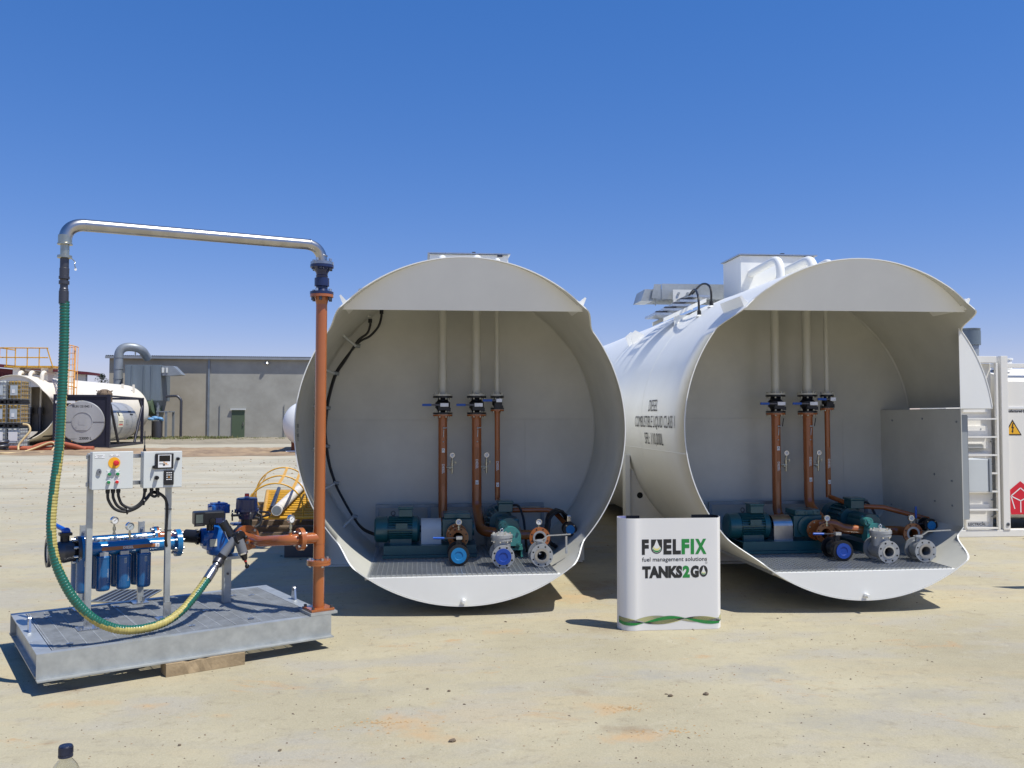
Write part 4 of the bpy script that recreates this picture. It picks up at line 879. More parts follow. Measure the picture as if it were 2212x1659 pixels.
def enclosure(label, x0, x1, z0, z1, name='control_box'):
    t = thing(name, label, 'control box', S, ((x0+x1)/2, -.25, z0))
    q = MB(); q.box(x0, x1, -.272, -.200, z0+.003, z1-.003); q.build('housing', 'box_grey', t, .003)
    q = MB(); q.box(x0-.001, x1+.001, -.302, -.276, z0, z1); q.build('door', 'box_grey', t, .004)
    return t
YF = -.302
t = enclosure('grey control box with a yellow and red emergency stop button', -.640, -.366, 1.272, 1.545)
def sf(x, z): return (x, YF-.0012, z)
cxe, cze = -.495, 1.463
q = MB(); q.lathe((cxe, YF-.0005, cze), (0, -1, 0), [(0, .041), (.002, .041), (.002, 0)], 36); es = q.build('emergency_stop', 'yellow', t)
q = MB(); q.cyl((cxe+.006, YF-.0025, cze), (cxe+.006, YF-.028, cze), .012, n=20); q.lathe((cxe+.006, YF-.028, cze), (0, -1, 0), [(0, 0), (0, .019), (.010, .021), (.016, .018), (.019, .010), (.020, 0)], 24, 0); q.build('stop_button', 'red', es)
for bx, bz, c in ((-.527, 1.383, 'btn_green'), (-.472, 1.383, 'btn_green'), (-.532, 1.325, 'btn_green'), (-.476, 1.325, 'red')):
    q = MB(); q.lathe((bx, YF-.0005, bz), (0, -1, 0), [(0, .0145), (.006, .0145), (.008, .0125)], 20, 0); q.lathe((bx, YF-.0065, bz), (0, -1, 0), [(0, .0125), (.012, .0115), (.014, .009), (.014, 0)], 20, 1); pb = q.build('push_button', ['plate_white', c], t)
    q = MB(); q.box(bx-.018, bx+.018, YF-.002, YF-.0003, bz+.017, bz+.029); q.cyl((bx-.015, YF-.002, bz+.023), (bx-.015, YF-.003, bz+.023), .0018, n=8, m=1); q.cyl((bx+.015, YF-.002, bz+.023), (bx+.015, YF-.003, bz+.023), .0018, n=8, m=1); q.build('button_label', ['plate_white', 'ink'], pb)
for x0, x1, z0, z1, tx in ((-.625, -.559, 1.500, 1.526, ('CONTROL', 'SUPPLY')), (-.526, -.462, 1.510, 1.526, ('STOP',))):
    q = MB(); q.box(x0, x1, YF-.002, YF-.0003, z0, z1)
    for k, s_ in enumerate(tx): add_text(q, s_, .009, lambda a, b, k=k: ((x0+x1)/2+a, YF-.0025, z1-.011-.010*k+b), 1)
    for xx in (x0+.005, x1-.005): q.cyl((xx, YF-.002, (z0+z1)/2), (xx, YF-.003, (z0+z1)/2), .0018, n=8, m=1)
    q.build('name_plate', ['plate_white', 'ink'], t)
q = MB(); N = 14; pl = [(-.596+.016*math.cos(a), YF-.0005, 1.402+.022*math.sin(a)) for a in [2*math.pi*i/N for i in range(N)]]; q.prism(pl, (0, -.012, 0)); q.cyl((-.593, YF-.0125, 1.402), (-.593, YF-.014, 1.402), .005, n=8, m=1); q.build('lock', ['lock_grey', 'hole'], t)
for x in (-.525, -.489, -.453):
    q = MB(); q.cyl((x, -.250, 1.271), (x, -.250, 1.240), .0145, n=8); q.cyl((x, -.250, 1.264), (x, -.250, 1.252), .0165, n=6); q.build('cable_gland', 'rubber', t)
t = enclosure('grey control box with a dark screen and a keypad', -.292, -.018, 1.268, 1.540)
q = MB(); q.box(-.214, -.082, YF-.012, YF-.0005, 1.410, 1.525); pn = q.build('display_bezel', 'black', t, .006)
q = MB(); q.box(-.194, -.100, YF-.0135, YF-.0122, 1.420, 1.515, 0); q.box(-.187, -.108, YF-.0145, YF-.0137, 1.465, 1.510, 1)
add_text(q, 'Smart', .016, lambda a, b: (-.148+a, YF-.0141, 1.444+b), 2, align='RIGHT', bold=.0003); add_text(q, 'Fill', .016, lambda a, b: (-.147+a, YF-.0141, 1.444+b), 3, align='LEFT', bold=.0006)
q.box(-.147, -.118, YF-.0141, YF-.0137, 1.437, 1.4405, 3); q.lathe((-.152, YF-.0137, 1.439), (0, -1, 0), [(.0005, .008), (.0005, 0)], 16, 2)
q.prism([(-.158, YF-.0137, 1.455), (-.146, YF-.0137, 1.455), (-.148, YF-.0137, 1.460), (-.1545, YF-.0137, 1.466)], (0, -.0005, 0), 3)
q.build('screen', ['plate_white', 'screen', 'ink_soft', 'safety_orange'], pn)
q = MB(); q.box(-.150, -.078, YF-.010, YF-.0005, 1.288, 1.398); kp = q.build('keypad', 'black', t, .006)
q = MB()
for i in range(3):
    for k in range(4):
        kx, kz = -.128+i*.0145, 1.379-k*.0165; q.box(kx-.0052, kx+.0052, YF-.012, YF-.0102, kz-.0032, kz+.0032, 1 if (i, k) == (1, 2) else 0)
q.build('keypad_keys', ['plate_white', 'safety_orange'], kp)
for x, z, r in ((-.052, 1.482, .012), (-.222, 1.425, .012), (-.203, 1.345, .015)):
    q = MB(); q.cyl((x, YF-.0005, z), (x, YF-.026, z), r, n=16); q.cyl((x, YF-.026, z), (x, YF-.034, z), r*.8, n=6); q.box(x-.003, x+.003, YF-.042, YF-.034, z-r*.8, z+r*.8); q.build('knob', 'black', t)
q = MB(); q.cyl((-.275, -.245, 1.541), (-.275, -.245, 1.556), .011, n=12); q.cyl((-.275, -.245, 1.556), (-.275, -.245, 1.585), .006, n=8); q.cyl((-.275, -.245, 1.585), (-.275, -.245, 1.69), .0035, n=8, m=1); q.build('antenna', ['black', 'dark_steel'], t)
for x in (-.268, -.222, -.180):
    q = MB(); q.cyl((x, -.250, 1.267), (x, -.250, 1.238), .0135, n=8); q.cyl((x, -.250, 1.260), (x, -.250, 1.249), .0155, n=6); q.build('cable_gland', 'rubber', t)
t = thing('box_cable', 'loops of black cable hanging below the two grey control boxes', 'cable', S, (-.35, -.25, 1.2))
for pts in ([(-.525, -.25, 1.245), (-.518, -.25, 1.19), (-.475, -.25, 1.125), (-.40, -.25, 1.10), (-.32, -.25, 1.125), (-.26, -.25, 1.18), (-.222, -.24, 1.225), (-.18, -.22, 1.225), (-.12, -.20, 1.19), (-.095, -.19, 1.13), (-.092, -.182, 1.0), (-.095, -.18, .85), (-.05, -.10, .72)],
            [(-.489, -.25, 1.245), (-.484, -.25, 1.20), (-.45, -.25, 1.14), (-.385, -.25, 1.113), (-.315, -.25, 1.135), (-.255, -.235, 1.19), (-.215, -.23, 1.232), (-.16, -.21, 1.222), (-.11, -.19, 1.18), (-.088, -.178, 1.12)],
            [(-.453, -.25, 1.245), (-.449, -.25, 1.21), (-.425, -.25, 1.155), (-.37, -.25, 1.125), (-.32, -.25, 1.14), (-.28, -.25, 1.185), (-.269, -.25, 1.245)],
            [(-.222, -.25, 1.245), (-.226, -.25, 1.22), (-.20, -.245, 1.20), (-.18, -.25, 1.215), (-.180, -.25, 1.245)]):
    q = MB(); q.tube(bez(pts, 8), .0105, 9); q.build('cable', 'rubber', t)
q = MB()
for p in ((-.39, -.25, 1.095), (-.275, -.245, 1.155), (-.165, -.22, 1.205)): q.cyl((p[0]-.004, p[1], p[2]+.01), (p[0]+.004, p[1], p[2]+.01), .026, n=12)
q.build('cable_tie', 'black', t)

# ---- filter manifold
t = thing('filter_manifold', 'bright blue fuel filter manifold with two rows of hanging filters', 'filter', S, (-.3, .2, ZT))
q = MB(); q.cyl((-.62, .10, .795), (.045, .10, .795), .052, n=32); q.build('front_header', 'blue', t)
q = MB(); q.cyl((-.62, .42, .812), (-.04, .42, .812), .045, n=28); q.build('rear_header', 'blue', t)
def dblflange(x, y, z, Rr, ms, nm, n=8):
    q = MB(); q.lathe((x, y, z), (1, 0, 0), [(0, 0), (0, Rr), (.018, Rr), (.018, 0)], 32, 0); q.lathe((x+.0195, y, z), (1, 0, 0), [(0, 0), (0, Rr), (.018, Rr), (.018, 0)], 32, 1); q.lathe((x+.018, y, z), (1, 0, 0), [(0, Rr*.93), (.0015, Rr*.93)], 24, 3)
    q.bolts((x, y, z), (-1, 0, 0), Rr*.80, n, .010, .018, 2, .5); q.bolts((x+.0375, y, z), (1, 0, 0), Rr*.80, n, .010, .014, 2, .5); return q.build(nm, [ms[0], ms[1], 'galv_bright', 'gasket'], t)
dblflange(.045, .10, .795, .107, ('blue', 'blue'), 'end_flange')
dblflange(-.045, .42, .812, .085, ('blue', 'orange'), 'rear_flange')
q = MB(); q.lathe((-.64, .10, .795), (1, 0, 0), [(0, 0), (0, .107), (.02, .107), (.02, 0)], 32, 0); q.bolts((-.62, .1, .795), (1, 0, 0), .086, 8, .010, .02, 1, .5); q.build('inlet_flange', ['blue', 'galv_bright'], t)
for i, x in enumerate((-.622, -.487, -.343, -.197)):
    for y, zb in ((.055, .485), (.27, .470)):
        q = MB(); r = .051
        q.lathe((x, y, zb), (0, 0, 1), [(0, 0), (0, r*.70), (.003, r*.86), (.010, r*.96), (.022, r), (.24, r), (.245, r*1.03), (.255, r*1.03), (.262, r*.9), (.262, 0)], 28, 0)
        fl = q.build('filter_canister', 'blue_dark', t)
        if y < .1:
            q = MB(); cr = r+.0008
            def fc(a, b, x=x, y=y): th = -math.pi/2+a/cr; return (x+cr*math.cos(th), y+cr*math.sin(th), b)
            if i in (0, 2, 3):
                v = [(-.005, .695), (.012, .695), (.012, .735), (-.005, .735)]; q.add([fc(a, b-.01) for a, b in v], [(0, 1, 2, 3)], 0)
                for l_ in range(5): q.add([fc(a, b) for a, b in ((-.003, .690+l_*.006), (.010, .690+l_*.006), (.010, .6925+l_*.006), (-.003, .6925+l_*.006))], [(0, 1, 2, 3)], 1)
            add_text(q, 'Donaldson', .024, lambda a, b: fc(.030-b*.0+(-b)*1.0+.004, .60+a), 2)
            q.build('filter_label', ['ibc_plate', 'ink', 'ibc_plate'], fl)
    q = MB(); q.box(x-.03, x+.03, .02, .34, .745, .775); q.cyl((x, .15, .835), (x, .39, .835), .012, n=10); q.cyl((x, .18, .80), (x, .18, .855), .018, n=6); q.cyl((x+.045, .2, .80), (x+.045, .2, .85), .015, n=6); q.cyl((x-.045, .27, .80), (x-.045, .27, .85), .015, n=6); q.build('filter_head', 'cast_steel', t)
q = MB(); q.box(-.58, -.06, .23, .25, .825, .838); q.build('tie_bar', 'galv_bright', t)
for x in (-.61, -.12): q = MB(); q.lathe((x-.018, .42, .812), (1, 0, 0), [(0, .0465), (.036, .0465)], 24); q.build('saddle_clamp', 'galv_bright', t)
# label on the front header
q = MB(); hr = .0526
def hl(x, s_): th = -1.92+s_/hr; th = math.pi*1.5+(s_/hr); return (x, .10+hr*math.cos(th), .795+hr*math.sin(th))
def hpatch(x0, x1, s0, s1, m, off=0):
    N = 4; vs = []
    for k in range(N+1):
        s_ = s0+(s1-s0)*k/N; th = math.pi+(-s_)/hr; rr_ = hr+off
        for x in (x0, x1): vs.append((x, .10+rr_*math.cos(th), .795+rr_*math.sin(th)))
    q.add(vs, [(2*k, 2*k+1, 2*k+3, 2*k+2) for k in range(N)], m)
hpatch(-.50, -.115, -.012, .016, 0); hpatch(-.115, -.085, -.014, .018, 1)
def htxt(a, b): th = math.pi-b/(hr+.0008); return (-.312+a, .10+(hr+.0008)*math.cos(th), .795+(hr+.0008)*math.sin(th))
add_text(q, 'DIESEL', .026, lambda a, b: htxt(a, b-.007), 1, bold=.0006)
q.add([htxt(a+.312-.108, b+.002) for a, b in ((0, -.010), (.012, 0), (0, .010), (.006, .010), (.018, 0), (.006, -.010))], [(0, 5, 4, 1), (1, 4, 3, 2)], 0)
q.build('header_label', ['orange_label', 'plate_white'], t)
g1 = gauge(t, (-.372, .27, .985), (.35, -1, .0), .030, .085); g2 = gauge(t, (-.290, .12, .948), (.35, -1, 0), .032, .075, dialm='ibc_plate')
for x, y in ((-.545, .56), (-.105, .56)):
    q = MB(); q.box(x-.022, x+.022, y-.022, y-.018, ZT+.012, .93); q.box(x-.022, x-.018, y-.018, y+.02, ZT+.012, .93); q.box(x+.018, x+.022, y-.018, y+.02, ZT+.012, .93); q.build('support_post', 'galv', t)
    q = MB(); q.box(x-.03, x+.03, .43, y-.024, .755, .765); q.box(x-.06, x+.06, y-.06, y+.06, ZT+.002, ZT+.011); q.cyl((x, y-.023, .88), (x, y-.035, .88), .012, n=6); q.cyl((x+.015, y-.05, ZT+.02), (x+.015, y-.05, ZT+.06), .010, n=6); q.build('post_bracket', 'galv_bright', t)
# inlet ball valve on the left end
t = thing('inlet_valve', 'black flanged ball valve on the left end of the blue manifold', 'valve', S, (-.76, .1, .70))
q = MB(); q.lathe((-.642, .10, .795), (-1, 0, 0), [(0, 0), (0, .107), (.022, .107), (.022, .06), (.045, .075), (.11, .085), (.165, .068), (.20, .062), (.20, .106), (.224, .106), (.224, .075)], 32, 0); q.lathe((-.642-.218, .1, .795), (-1, 0, 0), [(0, .075), (0, 0)], 32, 2)
q.bolts((-.665, .1, .795), (-1, 0, 0), .086, 8, .011, .03, 1, .5); q.bolts((-.84, .1, .795), (1, 0, 0), .086, 8, .010, .012, 1, .5); q.build('body', ['dark_steel', 'galv_bright', 'blue_dark'], t)
q = MB(); q.cyl((-.745, .10, .86), (-.745, .10, .915), .032, n=16); q.box(-.785, -.70, .06, .14, .915, .935); q.build('stem', 'black', t)
q = MB(); q.tube([(-.745, .11, .94), (-.75, .16, .955), (-.80, .30, .985)], [.02, .018, .016], 10); q.sphere((-.735, .10, .945), .028, 0, 12); q.build('handle', 'blue_handle', t)

# ---- flow meter
t = thing('flow_meter', 'blue cast flow meter with a black display head beside the actuator', 'meter', S, (.45, .3, ZT))
q = MB(); q.box(.455, .515, .15, .21, ZT+.002, .62, 0); q.box(.40, .60, .10, .28, .622, .645, 0); q.box(.40, .42, .10, .28, .56, .62, 0); q.cyl((.485, .148, .50), (.485, .14, .50), .010, n=6, m=1); q.build('pedestal', ['galv', 'dark_steel'], t)
q = MB(); q.lathe((.46, .27, .648), (0, 0, 1), [(0, 0), (0, .09), (.012, .108), (.05, .115), (.16, .115), (.20, .10), (.22, .085), (.23, .085), (.245, .05)], 32, 0, True)
q.box(.325, .40, .20, .34, .70, .84); q.cyl((.34, .27, .80), (.30, .27, .80), .075, n=24); q.box(.55, .62, .24, .32, .88, .90); q.cyl((.60, .22, .89), (.60, .22, .905), .05, n=18); q.build('body', 'blue_meter', t, .004)
q = MB(); q.cyl((.46, .33, .86), (.46, .33, .985), .055, n=20); q.box(.385, .535, .27, .40, .985, 1.06); q.box(.40, .52, .28, .39, 1.061, 1.072)
for dx in (-.05, 0, .05): q.box(.46+dx-.018, .46+dx+.018, .262, .2695, .995, 1.052)
for x in (.38, .54): q.cyl((x-.012, .33, 1.0), (x+.012, .33, 1.0), .009, n=6); q.cyl((x-.012, .33, 1.045), (x+.012, .33, 1.045), .009, n=6)
q.cyl((.46, .33, 1.072), (.46, .33, 1.085), .012, n=8); q.build('register_cap', 'blue_meter', t, .006)
q = MB(); q.box(.345, .40, .17, .19, .73, .79); q.build('name_plate', 'sign_cream', t)
q = MB(); rz = Matrix.Rotation(R(-6), 3, 'Z'); q.box(.195, .43, .06, .19, .922, 1.030, rot=rz); hd = q.build('display_head', 'black', t, .012)
q = MB(); q.box(.180, .262, .045, .058, .918, 1.028, 0); q.box(.190, .245, .0405, .0445, .945, 1.012, 1); q.box(.192, .243, .0425, .0445, .925, .938, 2); q.build('display_frame', ['black', 'lcd', 'dark_steel'], hd)
q = MB(); q.cyl((.32, .048, .955), (.32, .036, .955), .022, n=18); q.box(.35, .42, .050, .056, .935, .975, 1); q.cyl((.33, .13, .87), (.33, .13, .925), .03, n=14); q.build('head_knob', ['black_gloss', 'navy'], hd)
q = MB(); q.cyl((-.005, .42, .812), (.21, .40, .805), .043, n=24); q.cyl((.21, .40, .805), (.31, .30, .80), .055, n=20, m=1); q.bolts((.29, .32, .80), (-1, .1, 0), .06, 6, .01, .02, 1); q.build('inlet_pipe', ['orange', 'black'], t)

# ---- actuated valve
t = thing('actuated_valve', 'navy motorised valve actuator with a small black handwheel', 'valve actuator', S, (.62, .12, .8))
ax, ay = .630, .13
q = MB(); q.lathe((ax, ay, 1.008), (0, 0, 1), [(0, 0), (0, .098), (.018, .098), (.018, .088), (.10, .086), (.108, .083), (.112, .076), (.114, 0)], 36, 0); q.lathe((ax, ay, 1.122), (0, 0, 1), [(0, .035), (.004, .022), (.012, .018)], 20, 1); q.lathe((ax, ay, 1.132), (0, 0, 1), [(0, .019), (.024, .018), (.026, 0)], 16, 2); q.build('motor_cover', ['navy', 'galv_bright', 'red'], t)
q = MB(); q.lathe((ax, ay, .945), (0, 0, 1), [(0, 0), (0, .062), (.02, .070), (.045, .085), (.060, .092), (.0625, 0)], 32, 0, False); q.bolts((ax, ay, 1.008), (0, 0, -1), .094, 6, .008, .014, 1); q.cyl((ax, ay, .85), (ax, ay, .945), .045, n=20, m=2)
q.cyl((ax, ay+.02, .80), (ax, ay+.02, .86), .05, n=20, m=2); q.build('gearbox', ['navy', 'galv_bright', 'black'], t)
q = MB(); c = Vector((.495, .085, .985)); axd = Vector((.95, -.30, .0)).normalized(); u_, w_ = perp(axd)
q.tube([c+u_*.040*math.cos(2*math.pi*i/24)+w_*.040*math.sin(2*math.pi*i/24) for i in range(25)], .0065, 8)
for k in range(3): a = 2.1*k+.5; q.cyl(c, c+(u_*math.cos(a)+w_*math.sin(a))*.04, .005, n=6)
q.cyl(c-axd*.01, c+axd*.07, .010, n=10); q.build('handwheel', 'black_gloss', t)
q = MB(); q.tube(bez([(ax+.085, ay-.01, .985), (ax+.115, ay-.02, .965), (ax+.105, ay-.03, .90), (ax+.05, ay-.03, .868), (ax, ay, .86)], 6), .012, 8); q.build('cable', 'rubber', t)
q = MB(); q.lathe((.600, .16, .80), (0, -1, 0), [(0, 0), (0, .09), (.05, .10), (.11, .105), (.11, 0)], 32, 0); q.bolts((.6, .05, .80), (0, 1, 0), .085, 6, .01, .03, 1, .2); q.build('valve_body', ['black', 'galv_bright'], t)

# ---- orange outlet pipe from valve to riser
t = thing('outlet_pipe', 'horizontal orange elbow pipe joining the actuated valve to the riser', 'pipe', S, (.7, -.3, .8))
q = MB(); q.lathe((.600, .049, .80), (0, -1, 0), [(0, 0), (0, .104), (.02, .104), (.02, .05), (.045, .042)], 32, 0); q.bolts((.600, .029, .80), (0, -1, 0), .084, 4, .011, .022, 1, .5); q.build('flange', ['orange', 'galv_bright'], t)
q = MB(); q.tube(arc_path([(.600, .028, .80), (.600, -.28, .805), (.700, -.604, .845), (.790, -.604, .845)], .20, 12), .0415, 24)
q.cyl((.56, -.15, .795), (.53, -.20, .795), .016, n=12); q.cyl((.53, -.20, .795), (.518, -.22, .795), .012, n=10, m=1); q.cyl((.60, -.10, .77), (.60, -.10, .735), .03, n=14); q.cyl((.735, -.58, .88), (.735, -.58, .90), .014, n=10); q.build('pipe', ['orange', 'galv_bright'], t)
q = MB(); q.lathe((.790, -.604, .845), (1, 0, 0), [(0, 0), (0, .088), (.018, .088), (.018, 0)], 32, 0); q.bolts((.790, -.604, .845), (-1, 0, 0), .070, 4, .010, .018, 1, .5); q.build('end_flange', ['orange', 'galv_bright'], t)
gauge(t, (.735, -.585, 1.005), (.45, -1, 0), .032, .075)

# ---- riser and overhead arm
RX, RY = .962, -.604
t = thing('loading_riser', 'tall orange riser pipe bolted to the skid with silver overhead arm', 'pipe', S, (RX, RY, ZT))
q = MB(); q.box(RX-.095, RX+.095, RY-.095, RY+.095, ZT+.024, ZT+.042); q.bolts((RX, RY, ZT+.042), (0, 0, 1), .108, 4, .012, .018, 1, .5); q.build('base_plate', ['orange', 'dark_steel'], t, .001)
q = MB(); q.box(RX-.11, RX+.11, RY-.118, RY+.11, ZT+.0015, ZT+.022); q.build('packer_plate', 'galv', t)
q = MB(); r = .0445; q.cyl((RX, RY, ZT+.042), (RX, RY, .64), r, n=28); q.cyl((RX, RY, .682), (RX, RY, 2.70), r, n=28); q.lathe((RX, RY, 2.70), (0, 0, 1), [(0, r), (.05, .055), (.06, .055)], 28)
q.lathe((RX-.155, RY, .845), (1, 0, 0), [(0, 0), (0, .088), (.018, .088), (.018, .050), (.035, .043), (.155, .043)], 32); q.cyl((RX, RY, .80), (RX, RY, .91), r+.002, n=28)
q.lathe((RX, RY, .632), (0, 0, 1), [(0, .0), (0, .093), (.019, .093), (.019, 0)], 32); q.lathe((RX, RY, .6525), (0, 0, 1), [(0, .0), (0, .093), (.019, .093), (.019, 0)], 32); q.lathe((RX, RY, 2.757), (0, 0, 1), [(0, .0), (0, .092), (.022, .092), (.022, 0)], 32)
q.build('riser', 'orange', t)
q = MB(); q.bolts((RX, RY, .6715), (0, 0, 1), .073, 4, .011, .018, 0, .0); q.bolts((RX, RY, .632), (0, 0, -1), .073, 4, .011, .014, 0, .0); q.bolts((RX-.137, RY, .845), (1, 0, 0), .070, 4, .010, .014, 0, .5); q.bolts((RX, RY, 2.757), (0, 0, -1), .075, 6, .013, .028, 1, .5); q.bolts((RX, RY, 2.80), (0, 0, 1), .075, 4, .012, .022, 0, .4); q.bolts((RX, RY, 3.0), (0, 0, -1), .075, 6, .013, .024, 1, .5); q.bolts((RX, RY, 3.045), (0, 0, 1), .075, 4, .012, .020, 0, .4); q.build('flange_bolts', ['galv_bright', 'dark_steel'], t)
q = MB(); q.lathe((RX, RY, 2.780), (0, 0, 1), [(0, 0), (0, .093), (.020, .093), (.020, .055), (.045, .046), (.060, .046), (.062, .044), (.066, .058), (.130, .058), (.134, .046), (.150, .048), (.155, .044), (.175, .048), (.195, .062), (.215, .093), (.236, .093), (.236, 0)], 36, 0); q.build('swivel_joint', 'navy', t)
q = MB(); q.lathe((RX, RY, 3.0175), (0, 0, 1), [(0, 0), (0, .091), (.022, .091), (.022, .044)], 32); zl, zr = 3.105, 3.175
q.tube(arc_path([(RX, RY, 3.03), (RX, RY, zr), (-.892, RY, zl), (-.892, RY, 2.985)], .13, 14), .0425, 28)
for x, k_ in ((RX-.105, 1), (-.77, 0)): z = zr+(zl-zr)*(RX-x)/(RX+.892); q.lathe((x-.004, RY, z), (1, 0, .037), [(0, .0425), (.004, .0445), (.008, .0425)], 28, 0, True)
q.lathe((RX, RY, 3.085), (0, 0, 1), [(0, .0425), (.005, .045), (.01, .0425)], 28, 0, True)
q.build('overhead_arm', 'stainless', t)
q = MB(); X = -.892
q.lathe((X, RY, 2.56), (0, 0, 1), [(0, 0), (0, .031), (.085, .031), (.088, .028), (.10, .028), (.105, .025), (.13, .025), (.132, .033), (.155, .033), (.157, .025), (.165, .027), (.168, .034), (.185, .034), (.187, .030), (.24, .031), (.243, .028), (.305, .028)], 24, 0, ms=[0]*20)
q.lathe((X, RY, 2.865), (0, 0, 1), [(0, .028), (.005, .046), (.022, .046), (.026, .028), (.095, .028), (.096, .048), (.104, .048), (.108, .0435), (.16, .0435)], 28, 1)
q.tube(bez([(X+.045, RY, 2.87), (X+.065, RY, 2.85), (X+.06, RY-.01, 2.83), (X+.068, RY, 2.81)], 3), .003, 6, 1); q.lathe((X+.068, RY, 2.80), (0, -1, 0), [(0, .009), (.001, .009), (.001, 0)], 12, 2); q.build('arm_coupling', ['dark_steel', 'zinc', 'plate_white'], t)

# ---- green and yellow hose
t = thing('delivery_hose', 'ribbed green hose with a yellow stripe looping below the overhead arm', 'hose', S, (-.3, -.6, .3))
ctl = [(-.886, -.604, 2.575), (-.884, -.604, 2.30), (-.888, -.604, 1.99), (-.900, -.606, 1.583), (-.926, -.62, 1.325), (-.942, -.64, 1.09), (-.925, -.66, .886), (-.872, -.68, .72), (-.790, -.70, .565), (-.675, -.70, .435), (-.525, -.66, .345), (-.362, -.61, .312), (-.192, -.56, .325), (-.05, -.50, .385), (.070, -.44, .485), (.168, -.38, .580)]
raw = bez(ctl, 12); Ls = [0]
for a, b in zip(raw, raw[1:]): Ls.append(Ls[-1]+(b-a).length)
step = .0052; pts = []; k = 0; s_ = 0
while s_ < Ls[-1]:
    while Ls[k+1] < s_: k += 1
    f_ = (s_-Ls[k])/(Ls[k+1]-Ls[k]); pts.append(raw[k].lerp(raw[k+1], f_)); s_ += step
rads = [.0305+.0022*math.cos(2*math.pi*i/4) for i in range(len(pts))]
NS = 24
def tw(u): return 0.0
def STRIPE(u):
    K = [(0, 4.2), (.3, 4.4), (.38, 7.4), (.46, 7.8), (.52, 6), (.58, 2), (.66, -5.5), (.72, -8.5), (.80, -11.5), (.86, -15), (.92, -18.5), (1, -19.5)]
    for (a, b), (c, d_) in zip(K, K[1:]):
        if u <= c: return b+(d_-b)*(u-a)/(c-a)
    return K[-1][1]
def hm(k_, i):
    u = i/len(pts)   # the stripe wanders round the hose along its length
    cpos = STRIPE(u)
    d = abs((k_-cpos+NS/2) % NS-NS/2); return 1 if d < (2.4+2.2*math.sin(math.pi*u)+1.3*math.exp(-((u-.76)/.06)**2)) else 0
HOSE_MS = hm
q = MB(); q.tube(pts, rads, NS, ms=HOSE_MS, caps=False); q.build('hose_sleeve', ['hose_green', 'hose_yellow'], t)
q = MB(); a, b = Vector(pts[-1]), Vector((.245, -.315, .655)); d = (b-a).normalized()
q.lathe(a-d*.02, d, [(0, 0), (0, .034), (.085, .034), (.088, .031), (.10, .031), (.105, .034), (.125, .031), (.14, .026), (.165, .026)], 24, 0)
q.lathe(a+d*.142, d, [(0, 0), (0, .040), (.045, .040), (.045, 0)], 8, 1); q.build('hose_coupling', ['stainless', 'dark_steel'], t)
# ---- nozzle
t = thing('fuel_nozzle', 'black and grey fuel nozzle hanging on the flange by the green hose', 'nozzle', S, (.40, -.3, .8))
e = a+d*.187; top = Vector((.405, -.29, .860)); d2 = (top-e).normalized()
q = MB(); q.cyl(e, e+d2*.045, .036, n=20, m=0); q.cyl(e+d2*.045, e+d2*.105, .033, n=20, m=1); q.cyl(e+d2*.105, top, .030, n=20, m=1); q.sphere(top, .036, 0, 14); q.build('spout', ['black', 'lock_grey'], t)
q = MB(); q.lathe((.43, -.31, .855), (.45, -1, .1), [(-.02, 0), (-.02, .050), (.012, .050), (.012, 0)], 24, 0)
for k in range(3): a_ = 2.1*k; q.sphere((.43+.04*math.cos(a_), -.325, .855+.04*math.sin(a_)), .016, 0, 8)
q.cyl((.375, -.26, .865), (.315, -.235, .975), .033, .036, n=20); q.build('handle_guard', 'black', t)
q = MB(); p0 = Vector((.425, -.30, .835)); p1 = Vector((.455, -.305, .735)); dd = (p1-p0).normalized()
q.cyl(p0, p1, .038, .036, n=20, m=1); q.cyl(p1, p1+dd*.012, .039, n=20, m=3); q.cyl(p1+dd*.012, p1+dd*.062, .032, .018, n=20, m=0); q.cyl(p1+dd*.062, p1+dd*.078, .011, n=12, m=2); q.cyl(p1+dd*.078, p1+dd*.105, .009, n=12, m=0); q.sphere(p1+dd*.115, .018, 0, 10); q.build('lever_knob', ['black_gloss', 'lock_grey', 'red', 'chrome'], t)
q = MB(); q.tube(bez([(.318, -.24, .985), (.325, -.27, .90), (.345, -.30, .83)], 5), .003, 5); q.build('nozzle_cord', 'galv_bright', t)

# ================================================================ BANNER COUNTER
B0 = Vector((2.19, 7.25, 0)); BH = .945
path = [(1.875-2.15, .20), (1.72-2.15, .20), (1.675-2.15, .16), (1.668-2.15, .10), (1.70-2.15, .02), (1.78-2.15, -.010), (1.90-2.15, .0), (2.44-2.15, .0), (2.50-2.15, .018), (2.535-2.15, .07), (2.545-2.15, .13), (2.54-2.15, .19), (2.50-2.15, .235), (2.34-2.15, .24)]
path = [(x*1.03, y+.03) for x, y in path]
pp = [Vector((x, y, 0)) for x, y in path]; cp = bez(pp, 6); cl = [0]
for a, b in zip(cp, cp[1:]): cl.append(cl[-1]+(b-a).length)
def bpos(s_, z, off=0.0):
    s_ = max(0, min(cl[-1]-1e-6, s_)); k = 0
    while cl[k+1] < s_: k += 1
    f_ = (s_-cl[k])/(cl[k+1]-cl[k]); p = cp[k].lerp(cp[k+1], f_); tt = (cp[k+1]-cp[k]).normalized(); nn = Vector((tt.y, -tt.x, 0))
    if nn.y > 0 and False: nn = -nn
    return (B0.x+p.x+nn.x*off, B0.y+p.y+nn.y*off, z)
t = thing('display_counter', 'white wrap-around promotional counter banner standing between the two tanks', 'banner', None, (B0.x, B0.y, 0))
q = MB(); NB = 110
